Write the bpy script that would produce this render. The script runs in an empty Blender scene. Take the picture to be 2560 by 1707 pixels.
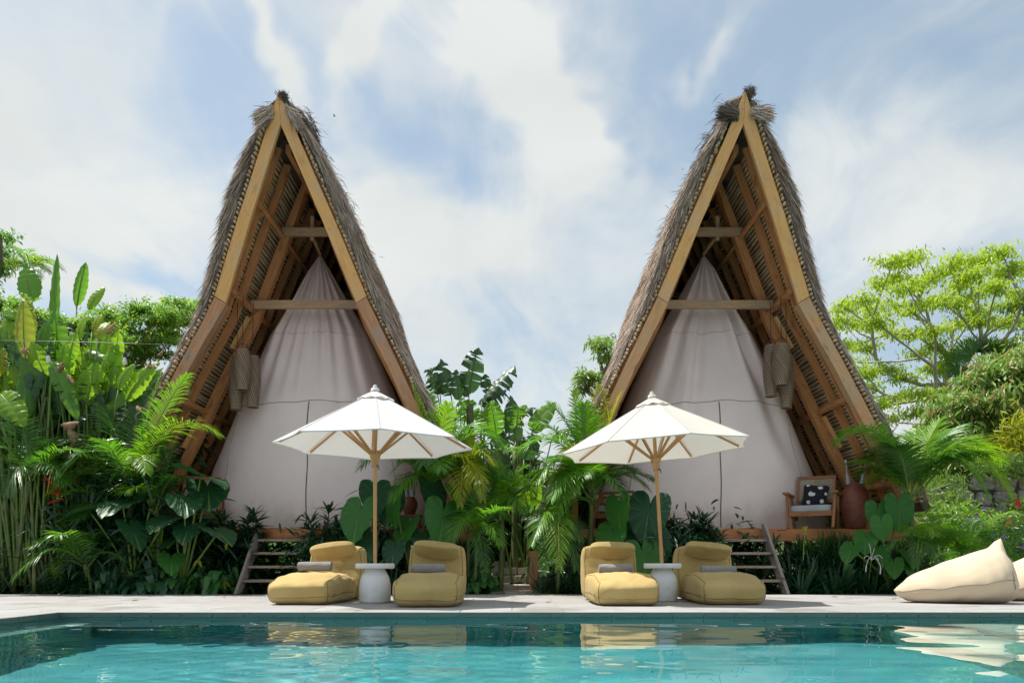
import bpy, math, random
import numpy as np
from mathutils import Vector, Matrix, Euler

# ------------------------------------------------------------------ scene, camera, world, sun
S = bpy.context.scene
COL = S.collection
FPX = 1850.0          # focal length in photo pixels (photo 2560 wide)
HZ = 1408.0           # horizon row
CAMZ = 0.458
cam = bpy.data.cameras.new('camera'); cam_o = bpy.data.objects.new('camera', cam); COL.objects.link(cam_o)
S.camera = cam_o
cam.sensor_width = 36; cam.lens = 36*FPX/2560; cam.shift_y = (HZ-853.5)/2560
cam.clip_start = 0.05; cam.clip_end = 2000
cam_o.location = (0, 0, CAMZ); cam_o.rotation_euler = (math.radians(90), 0, 0)

SUN_DIR = Vector((-0.42, 0.20, 1.0)).normalized()
SUN_EL = math.asin(SUN_DIR.z)
sun = bpy.data.lights.new('sun', 'SUN'); sun.energy = 3.9; sun.angle = math.radians(0.53); sun.color = (1.0, 0.955, 0.88)
sun_o = bpy.data.objects.new('sun', sun); COL.objects.link(sun_o)
sun_o.rotation_euler = SUN_DIR.to_track_quat('Z', 'Y').to_euler()
sun_o.location = SUN_DIR*60
sun.cycles.is_caustics_light = True

S.view_settings.view_transform = 'Standard'; S.view_settings.look = 'None'
S.view_settings.exposure = 0.72; S.view_settings.gamma = 1.0; S.view_settings.use_curve_mapping = False
S.cycles.use_denoising = True
S.cycles.max_bounces = 10; S.cycles.transparent_max_bounces = 8; S.cycles.transmission_bounces = 8
S.cycles.sample_clamp_indirect = 6.0
S.cycles.use_adaptive_sampling = True; S.cycles.adaptive_threshold = 0.006

rng = np.random.default_rng(7)
random.seed(7)


def at(px, py, D):
    """point seen at photo pixel (px,py) at distance D in front of the pool edge camera"""
    return Vector(((px-1280)/FPX*D, D, CAMZ+(HZ-py)/FPX*D))


# ---- node helpers
class NT:
    def __init__(s, tree):
        s.t = tree; s.n = tree.nodes; s.l = tree.links
    def new(s, typ, **kw):
        nd = s.n.new(typ)
        for k, v in kw.items():
            setattr(nd, k, v)
        return nd
    def put(s, sock, v):
        if hasattr(v, 'is_linked') or isinstance(v, bpy.types.NodeSocket):
            s.l.new(v, sock)
        else:
            try:
                sock.default_value = v
            except Exception:
                if isinstance(v, (int, float)): sock.default_value = (v, v, v)
                else: sock.default_value = (*v, 1)
    def math(s, op, a, b=0.0, c=None, clamp=False):
        nd = s.new('ShaderNodeMath', operation=op, use_clamp=clamp)
        s.put(nd.inputs[0], a); s.put(nd.inputs[1], b)
        if c is not None: s.put(nd.inputs[2], c)
        return nd.outputs[0]
    def vec(s, op, a, b=(0, 0, 0)):
        nd = s.new('ShaderNodeVectorMath', operation=op)
        s.put(nd.inputs[0], a); s.put(nd.inputs[1], b)
        return nd.outputs['Value'] if op in ('DOT_PRODUCT', 'LENGTH') else nd.outputs[0]
    def noise(s, v, scale=5, detail=4, rough=.5, dist=0.0, color=False):
        nd = s.new('ShaderNodeTexNoise')
        if v is not None: s.put(nd.inputs['Vector'], v)
        nd.inputs['Scale'].default_value = scale; nd.inputs['Detail'].default_value = detail
        nd.inputs['Roughness'].default_value = rough; nd.inputs['Distortion'].default_value = dist
        return nd.outputs['Color'] if color else nd.outputs[0]
    def ramp(s, v, lo, hi, a=0.0, b=1.0, smooth=True):
        nd = s.new('ShaderNodeMapRange', interpolation_type='SMOOTHSTEP' if smooth else 'LINEAR')
        s.put(nd.inputs[0], v)
        for i, x in enumerate((lo, hi, a, b)): s.put(nd.inputs[i+1], x)
        return nd.outputs[0]
    def mix(s, f, a, b):
        nd = s.new('ShaderNodeMix', data_type='RGBA')
        s.put(nd.inputs[0], f)
        for i, x in ((6, a), (7, b)):
            if isinstance(x, bpy.types.NodeSocket): s.l.new(x, nd.inputs[i])
            else: nd.inputs[i].default_value = (*x, 1) if len(x) == 3 else x
        return nd.outputs[2]


def setup_world():
    w = bpy.data.worlds.new('World'); S.world = w; w.use_nodes = True
    T = NT(w.node_tree); bg = T.n['Background']; bg.inputs[1].default_value = 0.1
    sky = T.new('ShaderNodeTexSky', sky_type='NISHITA'); sky.sun_disc = False
    sky.sun_elevation = SUN_EL; sky.sun_rotation = math.atan2(SUN_DIR.x, SUN_DIR.y)
    sky.air_density = 1.0; sky.dust_density = 1.6; sky.ozone_density = 2.0
    d = T.new('ShaderNodeTexCoord').outputs['Generated']
    sep = T.new('ShaderNodeSeparateXYZ'); T.put(sep.inputs[0], d)
    z = T.math('MAXIMUM', sep.outputs[2], 0.0)
    dn = T.math('ADD', z, 0.22)
    cb = T.new('ShaderNodeCombineXYZ')
    T.put(cb.inputs[0], T.math('DIVIDE', sep.outputs[0], dn)); T.put(cb.inputs[1], T.math('DIVIDE', sep.outputs[1], dn))
    p = cb.outputs[0]
    warp = T.noise(p, 0.9, 3, .5, 0.3, color=True)
    wv = T.vec('SUBTRACT', warp, (.5, .5, .5))
    wn = T.new('ShaderNodeVectorMath', operation='SCALE'); T.put(wn.inputs[0], wv); wn.inputs[3].default_value = 1.3
    pw = T.vec('ADD', p, wn.outputs[0])
    big = T.noise(pw, 0.85, 6, .52, 0.5)
    # wispy anisotropic filaments
    mp = T.new('ShaderNodeMapping'); T.put(mp.inputs[0], pw); mp.inputs['Rotation'].default_value = (0, 0, math.radians(28))
    mp.inputs['Scale'].default_value = (3.4, 0.9, 1)
    wisp = T.noise(mp.outputs[0], 1.3, 7, .58, 0.6)
    puff = T.noise(p, 9.0, 4, .6, 0.2)
    cov = T.math('ADD', T.math('MULTIPLY', T.math('SUBTRACT', big, .5), 1.5), T.math('MULTIPLY', T.math('SUBTRACT', wisp, .5), 1.5))
    cov = T.math('ADD', cov, 0.47)
    cov = T.math('ADD', cov, T.math('MULTIPLY', T.math('SUBTRACT', puff, .5), 0.34))
    # the large cloud bands and blue openings of this sky, as soft streaks in sky directions
    dwv = T.new('ShaderNodeVectorMath', operation='SCALE'); dw = T.noise(d, 4.0, 4, .55, 0.2, color=True)
    T.put(dwv.inputs[0], T.vec('SUBTRACT', dw, (.5, .5, .5))); dwv.inputs[3].default_value = 0.30
    dd = T.vec('ADD', d, dwv.outputs[0])
    streaks = [(60, 330, 480, 300, 80, .5), (975, 150, 240, 50, 80, .75), (1330, 210, 310, 75, -60, .85), (1190, 60, 190, 50, -70, .5), (730, 170, 150, 30, -72, .5),
               (1440, 330, 190, 45, -48, .6), (1180, 620, 420, 110, 8, .55), (1120, 700, 240, 60, 25, .4), (1010, 860, 380, 140, 0, .35),
               (330, 500, 300, 90, -12, .35), (1980, 420, 330, 110, 35, .12), (1750, 150, 120, 38, 48, .6),
               (2400, 560, 360, 120, 15, .28), (1560, 700, 260, 90, 60, .3), (760, 200, 200, 45, -75, .3),
               (250, 700, 330, 50, 0, .35), (2350, 250, 160, 70, 30, .15), (470, 60, 260, 50, 20, .22),
               (1650, 140, 240, 130, -50, -.45), (1080, 410, 200, 95, -10, -.5), (1520, 500, 200, 80, 30, -.25), (420, 632, 220, 45, 4, -.6),
               (1850, 330, 330, 120, 45, -.3), (640, 330, 200, 110, 60, -.22), (2200, 100, 420, 120, 10, -.25),
               (1400, 880, 160, 90, 30, -.2), (2250, 720, 260, 80, 0, -.12), (360, 180, 200, 90, 60, -.12)]
    for (sx, sy, sl, sw, ang, amp) in streaks:
        c = Vector(((sx-1280)/FPX, 1, (HZ-sy)/FPX)); r = c.length; c.normalize()
        X = Vector((1, 0, 0)); X = (X-c*X.dot(c)).normalized(); Z = X.cross(c).normalized()
        if Z.z < 0: Z = -Z
        a = math.radians(ang); t = X*math.cos(a)+Z*math.sin(a); nrm = Z*math.cos(a)-X*math.sin(a)
        v = T.vec('SUBTRACT', dd, tuple(c))
        u1 = T.vec('DOT_PRODUCT', v, tuple(t*(FPX*r/sl))); u2 = T.vec('DOT_PRODUCT', v, tuple(nrm*(FPX*r/sw)))
        u3 = T.vec('DOT_PRODUCT', v, tuple(c*1.2))
        q = T.math('ADD', T.math('MULTIPLY', u1, u1), T.math('MULTIPLY', u2, u2)); q = T.math('ADD', q, T.math('MULTIPLY', u3, u3))
        e = T.math('EXPONENT', T.math('MULTIPLY', q, -1.0))
        cov = T.math('ADD', cov, T.math('MULTIPLY', e, amp))
    # more haze near the horizon
    haze = T.ramp(sep.outputs[2], 0.0, 0.34, 0.32, 0.0)
    cov = T.math('ADD', cov, haze)
    f = T.ramp(cov, 0.0, 1.08, 0.06, 1.0)
    skyc = T.new('ShaderNodeVectorMath', operation='SCALE'); T.put(skyc.inputs[0], sky.outputs[0]); skyc.inputs[3].default_value = 0.6
    skyt = T.vec('ADD', skyc.outputs[0], (1.22, 1.58, 1.6))
    shade = T.ramp(T.noise(pw, 2.2, 4, .5), .3, .7, 0.94, 1.03)
    cl = T.new('ShaderNodeVectorMath', operation='SCALE'); cl.inputs[0].default_value = (4.85, 5.05, 5.0); T.put(cl.inputs[3], shade)
    out = T.mix(f, skyt, cl.outputs[0])
    T.put(bg.inputs[0], out)
setup_world()

# ------------------------------------------------------------------ materials
MATS = {}


def base_mat(name):
    m = bpy.data.materials.new(name); m.use_nodes = True
    T = NT(m.node_tree); b = T.n['Principled BSDF']
    MATS[name] = m
    return m, T, b


def coords(T, kind='object'):
    if kind == 'gc':
        a = T.new('ShaderNodeAttribute'); a.attribute_name = 'gc'; return a.outputs['Vector']
    if kind == 'world':
        return T.new('ShaderNodeNewGeometry').outputs['Position']
    return T.new('ShaderNodeTexCoord').outputs['Object']


def scaled(T, v, s, off=None):
    mp = T.new('ShaderNodeMapping'); T.put(mp.inputs[0], v); mp.inputs['Scale'].default_value = s
    if off is not None: T.put(mp.inputs['Location'], off)
    return mp.outputs[0]


def bump(T, b, h, strength=.3, dist=.02):
    n = T.new('ShaderNodeBump'); T.put(n.inputs['Height'], h); n.inputs['Strength'].default_value = strength
    n.inputs['Distance'].default_value = dist; T.put(b.inputs['Normal'], n.outputs[0])


def wood(name, c1, c2, dark=None, rough=.6, knots=0.0, gray=None):
    m, T, b = base_mat(name)
    g = coords(T, 'gc')
    orr = T.new('ShaderNodeObjectInfo').outputs['Random']
    cb = T.new('ShaderNodeCombineXYZ'); T.put(cb.inputs[0], T.math('MULTIPLY', orr, 37.0)); T.put(cb.inputs[1], T.math('MULTIPLY', orr, 11.0))
    g = T.vec('ADD', g, cb.outputs[0])
    gr = T.noise(scaled(T, g, (1.2, 16, 16)), 2.5, 6, .6, .6)
    fine = T.noise(scaled(T, g, (3, 60, 60)), 3, 3, .6)
    col = T.mix(T.ramp(gr, .32, .68), c1, c2)
    big = T.noise(g, 1.7, 3, .55)
    if gray: col = T.mix(T.ramp(big, .48, .66, 0, .75), col, gray)
    if dark: col = T.mix(T.ramp(T.noise(scaled(T, g, (1, 2.5, 2.5)), 3.1, 4, .6), .55, .75, 0, .7), col, dark)
    if knots:
        v = T.new('ShaderNodeTexVoronoi'); T.put(v.inputs[0], scaled(T, g, (1.6, 3.4, 3.4))); v.inputs['Scale'].default_value = 2.2
        col = T.mix(T.ramp(v.outputs['Distance'], .04, .11, knots, 0), col, (.16, .06, .02))
    T.put(b.inputs['Base Color'], col)
    b.inputs['Roughness'].default_value = rough
    bump(T, b, T.math('ADD', gr, T.math('MULTIPLY', fine, .6)), .35, .006)
    return m


def fabric(name, c1, c2, rough=.9, bumps=.25, scale=5.0, trans=0.0, fine=300, sheen=.1, stain=None):
    m, T, b = base_mat(name)
    o = coords(T)
    n = T.noise(o, scale, 5, .55, .3)
    col = T.mix(T.ramp(n, .3, .7), c1, c2)
    if stain: col = T.mix(T.ramp(T.noise(o, scale*.6, 5, .6), .56, .72, 0, .6), col, stain)
    T.put(b.inputs['Base Color'], col); b.inputs['Roughness'].default_value = rough
    b.inputs['Sheen Weight'].default_value = sheen; b.inputs['Specular IOR Level'].default_value = .25
    w = T.noise(o, fine, 1, .5)
    wr = T.noise(scaled(T, o, (1, 1, 1)), scale*2.2, 3, .5, .8)
    bump(T, b, T.math('ADD', T.math('MULTIPLY', w, .08), wr), bumps, .02)
    if trans:
        tr = T.new('ShaderNodeBsdfTranslucent'); T.put(tr.inputs[0], col)
        mx = T.new('ShaderNodeMixShader'); mx.inputs[0].default_value = trans
        T.l.new(b.outputs[0], mx.inputs[1]); T.l.new(tr.outputs[0], mx.inputs[2])
        T.l.new(mx.outputs[0], T.n['Material Output'].inputs[0])
    return m


def leaf(name, c1, c2, tr_col, trans=.4, rough=.38, spot=None, island=True, spec=.5):
    m, T, b = base_mat(name)
    gi = T.new('ShaderNodeNewGeometry').outputs['Random Per Island'] if island else T.new('ShaderNodeObjectInfo').outputs['Random']
    orr = T.new('ShaderNodeObjectInfo').outputs['Random']
    o = coords(T, 'world')
    n = T.noise(o, 2.3, 3, .5)
    f = T.math('ADD', T.math('MULTIPLY', gi, .5), T.math('MULTIPLY', T.ramp(n, .3, .7), .3))
    f = T.math('ADD', f, T.math('MULTIPLY', orr, .25), clamp=True)
    col = T.mix(f, c1, c2)
    if spot:
        sp = T.noise(o, 7.0, 4, .6)
        col = T.mix(T.ramp(sp, .60, .68, 0, .85), col, spot)
    T.put(b.inputs['Base Color'], col); b.inputs['Roughness'].default_value = rough
    b.inputs['Specular IOR Level'].default_value = spec
    fn = T.noise(o, 40, 2, .5); bump(T, b, fn, .12, .01)
    tr = T.new('ShaderNodeBsdfTranslucent')
    T.put(tr.inputs[0], T.mix(.72, col, tr_col))
    mx = T.new('ShaderNodeMixShader'); mx.inputs[0].default_value = trans
    T.l.new(b.outputs[0], mx.inputs[1]); T.l.new(tr.outputs[0], mx.inputs[2])
    T.l.new(mx.outputs[0], T.n['Material Output'].inputs[0])
    return m


def plain(name, c, rough=.6, c2=None, scale=8, bumps=.15, metal=0.0, island=False, world=False):
    m, T, b = base_mat(name)
    o = coords(T, 'world' if world else 'object')
    n = T.noise(o, scale, 5, .6)
    if island: n = T.math('ADD', T.math('MULTIPLY', n, .5), T.math('MULTIPLY', T.new('ShaderNodeNewGeometry').outputs['Random Per Island'], .5))
    T.put(b.inputs['Base Color'], T.mix(T.ramp(n, .3, .7), c, c2 or tuple(x*.75 for x in c)))
    b.inputs['Roughness'].default_value = rough; b.inputs['Metallic'].default_value = metal
    bump(T, b, T.noise(o, scale*5, 4, .6), bumps, .01)
    return m


wood('board_pale', (.80, .46, .17), (.68, .36, .12), dark=(.46, .25, .10), knots=.5, gray=(.60, .42, .24))
wood('board_red', (.52, .27, .13), (.38, .18, .085), dark=(.15, .08, .05), gray=(.34, .26, .20))
wood('board_red_pale', (.62, .35, .16), (.50, .26, .11), dark=(.22, .11, .06), gray=(.48, .33, .20))
wood('rafter_wood', (.62, .29, .11), (.46, .20, .075), dark=(.12, .05, .025))
wood('tie_wood', (.56, .37, .22), (.42, .26, .15), gray=(.36, .28, .21))
wood('weathered_wood', (.34, .30, .27), (.22, .19, .17), dark=(.13, .10, .08), gray=(.36, .32, .29), rough=.85)
wood('tread_wood', (.40, .31, .24), (.24, .17, .13), gray=(.42, .38, .33), rough=.8)
wood('deck_wood', (.55, .22, .075), (.38, .14, .05), dark=(.2, .08, .04))
wood('teak', (.36, .15, .06), (.24, .09, .035))
wood('umbrella_wood', (.60, .33, .13), (.46, .24, .09), rough=.5)
wood('bark', (.30, .27, .23), (.18, .15, .12), dark=(.10, .08, .06), rough=.95)
wood('bark_pale', (.42, .40, .36), (.30, .28, .25), dark=(.17, .15, .13), rough=.95)
fabric('canvas', (.885, .75, .725), (.83, .70, .67), bumps=.45, scale=1.3, fine=220, stain=(.76, .66, .61))
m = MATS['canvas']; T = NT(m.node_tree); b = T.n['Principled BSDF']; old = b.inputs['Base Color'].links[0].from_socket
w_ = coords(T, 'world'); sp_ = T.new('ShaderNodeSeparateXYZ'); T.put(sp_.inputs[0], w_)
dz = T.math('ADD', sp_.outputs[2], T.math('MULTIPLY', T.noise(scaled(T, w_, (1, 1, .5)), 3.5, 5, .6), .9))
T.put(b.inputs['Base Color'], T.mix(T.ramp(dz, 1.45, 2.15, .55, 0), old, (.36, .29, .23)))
fabric('canvas_seam', (.16, .13, .12), (.11, .09, .08))
fabric('canvas_fold', (.46, .39, .36), (.40, .34, .31))
fabric('seam_thread', (.42, .41, .39), (.38, .37, .35))
fabric('umbrella_cloth', (.70, .70, .695), (.67, .67, .665), trans=.20, bumps=.10, scale=3)
fabric('umbrella_cloth_cream', (.71, .69, .63), (.68, .66, .60), trans=.27, bumps=.10, scale=3)
fabric('mustard_cloth', (.50, .37, .15), (.43, .31, .12), bumps=.30, scale=3.0, fine=400, sheen=.05, stain=(.43, .29, .12))
fabric('piping_cloth', (.25, .17, .06), (.20, .13, .05))
fabric('beige_cloth', (.66, .54, .39), (.60, .48, .34), bumps=.22, scale=2.0, fine=400)
fabric('beige_seam', (.25, .19, .13), (.2, .15, .1))
fabric('grey_cushion', (.42, .42, .42), (.36, .36, .37), bumps=.15)
fabric('black_cloth', (.015, .015, .02), (.025, .025, .03))
fabric('white_print', (.75, .75, .75), (.7, .7, .7))
plain('terracotta', (.26, .075, .045), .5, (.17, .05, .03), 9)
plain('silver_wrap', (.55, .56, .58), .35, (.28, .29, .31), 22, .5, metal=.3)
plain('black_metal', (.02, .02, .02), .4)
plain('bolt_metal', (.12, .10, .09), .5, metal=.8)
plain('lamp_glass', (.75, .75, .72), .15)
plain('soil', (.030, .022, .015), .95, (.015, .012, .008), 3, .8)
plain('grass_ground', (.06, .10, .02), .9, (.04, .07, .015), 2, .8, world=True)
plain('dead_leaf', (.36, .22, .12), .8, (.17, .10, .05), 9)
plain('red_flower', (.55, .02, .015), .45, (.35, .01, .01))
plain('yellow_flower', (.80, .55, .02), .5, (.7, .4, .01))
plain('purple_flower', (.32, .16, .62), .5, (.25, .1, .5))
plain('white_flower', (.8, .8, .75), .5)
plain('orange_flower', (.75, .30, .01), .5)
plain('wall_stone', (.40, .36, .31), .9, (.22, .20, .18), 6, .7)
plain('wall_mortar', (.12, .11, .10), .95, (.07, .065, .06), 6, .8)
plain('garden_stone', (.55, .48, .40), .9, (.42, .36, .30), 5, .5)
plain('petiole', (.14, .23, .035), .45, (.08, .15, .025), 6)
plain('petiole_yellow', (.42, .42, .06), .45, (.28, .32, .05), 6)
plain('pseudostem', (.13, .17, .045), .55, (.06, .085, .022), 5)
plain('bird_dark', (.03, .03, .035), .7)
plain('rattan', (.36, .26, .18), .7, (.24, .17, .11), 30, .3, island=True)
plain('rattan_inner', (.17, .12, .085), .9)
plain('cane', (.55, .45, .32), .7, (.45, .36, .25), 40)


def mat_towel():
    m, T, b = base_mat('towel_grey'); o = coords(T)
    n = T.noise(scaled(T, o, (1, 5, 5)), 60, 3, .6)
    T.put(b.inputs['Base Color'], T.mix(T.ramp(n, .3, .7), (.34, .32, .31), (.20, .185, .18)))
    b.inputs['Roughness'].default_value = 1.0; b.inputs['Sheen Weight'].default_value = .4
    bump(T, b, n, .8, .01)
mat_towel()


def mat_terrazzo():
    m, T, b = base_mat('white_terrazzo'); o = coords(T)
    v = T.new('ShaderNodeTexVoronoi'); T.put(v.inputs[0], o); v.inputs['Scale'].default_value = 70
    c = T.mix(T.ramp(v.outputs['Distance'], .12, .3), (.66, .66, .66), (.84, .84, .83))
    c = T.mix(T.ramp(T.noise(o, 5, 5, .6), .42, .75, 0, .5), c, (.55, .54, .51))
    T.put(b.inputs['Base Color'], c); b.inputs['Roughness'].default_value = .55
    bump(T, b, T.noise(o, 90, 3, .6), .25, .003)
mat_terrazzo()


def mat_paver():
    m, T, b = base_mat('paver_stone'); w = coords(T, 'world')
    r = T.new('ShaderNodeObjectInfo').outputs['Random']
    n = T.noise(w, 1.1, 6, .62, .5); n2 = T.noise(w, 7, 6, .65)
    c = T.mix(T.ramp(T.math('ADD', T.math('MULTIPLY', n2, .7), T.math('MULTIPLY', r, .3)), .25, .75), (.355, .35, .345), (.30, .29, .28))
    c = T.mix(T.ramp(n, .52, .62, 0, .6), c, (.20, .185, .155))
    c = T.mix(T.ramp(T.noise(scaled(T, w, (1, 3, 1)), 2.3, 5, .6, .4), .56, .60, 0, .35), c, (.22, .20, .16))
    T.put(b.inputs['Base Color'], c)
    T.put(b.inputs['Roughness'], T.ramp(n, .5, .65, .8, .55))
    bump(T, b, T.noise(w, 30, 6, .7), .25, .006)
mat_paver()
plain('paver_joint', (.20, .18, .15), .9, world=True)


def mat_tile(name, a, b_, c_, rough, sc=2.0):
    m, T, b = base_mat(name); w = coords(T, 'world')
    r = T.new('ShaderNodeObjectInfo').outputs['Random']
    n = T.noise(w, sc, 5, .6, .6)
    f = T.math('ADD', T.math('MULTIPLY', T.ramp(n, .3, .7), .5), T.math('MULTIPLY', r, .5))
    c = T.mix(f, a, b_)
    c = T.mix(T.ramp(T.noise(w, sc*4, 5, .65), .55, .72, 0, .5), c, c_)
    T.put(b.inputs['Base Color'], c); b.inputs['Roughness'].default_value = rough
    bump(T, b, T.noise(w, 25, 5, .65), .25, .005)
mat_tile('coping_tile', (.105, .155, .135), (.065, .11, .10), (.16, .19, .16), .5)
mat_tile('pool_tile', (.13, .49, .53), (.09, .41, .46), (.21, .55, .54), .6, 1.2)
mat_tile('pool_wall_tile', (.09, .30, .29), (.065, .24, .24), (.09, .25, .22), .6)
mat_tile('pool_step_tile', (.24, .48, .44), (.19, .40, .37), (.3, .5, .44), .6)
plain('pool_grout', (.14, .50, .54), .9, world=True)


def mat_water():
    m, T, b = base_mat('pool_water')
    b.inputs['Base Color'].default_value = (.76, .97, .965, 1)
    b.inputs['Transmission Weight'].default_value = 1; b.inputs['Roughness'].default_value = 0; b.inputs['IOR'].default_value = 1.33
mat_water()


def mat_thatch(name, a, b_, c_, rough=.95):
    m, T, b = base_mat(name); w = coords(T, 'world')
    r = T.new('ShaderNodeNewGeometry').outputs['Random Per Island']
    n = T.noise(w, 1.6, 5, .6)
    c = T.mix(T.ramp(T.math('ADD', T.math('MULTIPLY', r, .75), T.math('MULTIPLY', n, .35)), .25, .85), a, b_)
    c = T.mix(T.ramp(T.noise(w, 2.7, 4, .55), .54, .70, 0, .7), c, c_)
    T.put(b.inputs['Base Color'], c); b.inputs['Roughness'].default_value = rough
    b.inputs['Specular IOR Level'].default_value = .2
    bump(T, b, T.noise(scaled(T, w, (1, 1, .12)), 120, 3, .6), .5, .02)
mat_thatch('thatch', (.68, .565, .475), (.27, .20, .15), (.46, .30, .185))
mat_thatch('thatch_body', (.27, .215, .175), (.14, .11, .085), (.20, .14, .095))
mat_thatch('ridge_thatch', (.22, .175, .145), (.10, .078, .065), (.17, .13, .095))
mat_thatch('reed', (.84, .66, .42), (.66, .48, .28), (.62, .42, .22), .8)

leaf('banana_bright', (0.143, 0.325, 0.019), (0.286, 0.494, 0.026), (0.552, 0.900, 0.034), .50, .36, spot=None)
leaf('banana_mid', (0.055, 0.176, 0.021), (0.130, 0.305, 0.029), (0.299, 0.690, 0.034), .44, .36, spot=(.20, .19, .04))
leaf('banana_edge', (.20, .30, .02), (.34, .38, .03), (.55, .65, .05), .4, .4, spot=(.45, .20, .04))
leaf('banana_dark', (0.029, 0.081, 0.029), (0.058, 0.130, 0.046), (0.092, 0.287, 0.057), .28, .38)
leaf('palm_green', (0.055, 0.176, 0.018), (0.124, 0.293, 0.023), (0.276, 0.690, 0.023), .40, .35)
leaf('palm_bright', (0.117, 0.273, 0.016), (0.208, 0.377, 0.021), (0.437, 0.782, 0.023), .45, .38)
leaf('palm_yellow', (.25, .31, .015), (.42, .42, .02), (.65, .70, .04), .45, .4)
leaf('palm_dark', (0.031, 0.104, 0.018), (0.065, 0.163, 0.023), (0.115, 0.368, 0.023), .32, .36)
leaf('ear_dark', (0.014, 0.065, 0.027), (0.022, 0.090, 0.033), (0.036, 0.204, 0.036), .20, .44, island=False, spec=.35)
leaf('ear_green', (0.029, 0.137, 0.021), (0.046, 0.189, 0.026), (0.081, 0.368, 0.034), .32, .44, island=False, spec=.35)
leaf('lily', (0.013, 0.050, 0.022), (0.027, 0.088, 0.033), (0.048, 0.192, 0.036), .22, .32)
leaf('lily_light', (0.035, 0.094, 0.020), (0.075, 0.163, 0.031), (0.144, 0.360, 0.036), .3, .36)
leaf('ground_leaf', (0.022, 0.088, 0.043), (0.044, 0.131, 0.056), (0.060, 0.240, 0.048), .2, .4)
leaf('ground_leaf_green', (0.027, 0.112, 0.025), (0.062, 0.188, 0.037), (0.108, 0.360, 0.036), .25, .4)
leaf('fine_dark', (0.078, 0.195, 0.036), (0.156, 0.325, 0.058), (0.253, 0.575, 0.057), .42, .4)
leaf('fine_bright', (0.220, 0.363, 0.022), (0.396, 0.506, 0.033), (0.630, 0.840, 0.053), .45, .42)
leaf('bush_leaf', (0.132, 0.264, 0.060), (0.312, 0.432, 0.108), (0.384, 0.660, 0.084), .32, .36)
leaf('bush_tip', (.33, .26, .09), (.45, .40, .16), (.55, .45, .15), .3, .4)
leaf('creeper_leaf', (0.104, 0.208, 0.033), (0.221, 0.351, 0.065), (0.345, 0.575, 0.069), .35, .4)
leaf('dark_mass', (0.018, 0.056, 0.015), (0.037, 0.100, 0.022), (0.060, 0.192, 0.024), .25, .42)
for nm in ('ear_dark', 'ear_green'):      # pale ribs of the heart-shaped leaves
    m = MATS[nm]; T = NT(m.node_tree); b = T.n['Principled BSDF']; old = b.inputs['Base Color'].links[0].from_socket
    sp_ = T.new('ShaderNodeSeparateXYZ'); T.put(sp_.inputs[0], coords(T, 'gc')); aa = T.math('ABSOLUTE', sp_.outputs[0])
    rib = T.math('ABSOLUTE', T.math('SINE', T.math('ADD', T.math('MULTIPLY', aa, 5.5), T.math('MULTIPLY', sp_.outputs[1], .5))))
    vein = T.math('MAXIMUM', T.ramp(rib, .03, .16, .55, 0), T.ramp(aa, .02, .07, .9, 0))
    tatter = T.ramp(T.noise(coords(T, 'world'), 5.0, 5, .65), .66, .72, 0, .6)
    T.put(b.inputs['Base Color'], T.mix(tatter, T.mix(vein, old, (.13, .26, .05)), (.16, .15, .04)))
M = MATS

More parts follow.
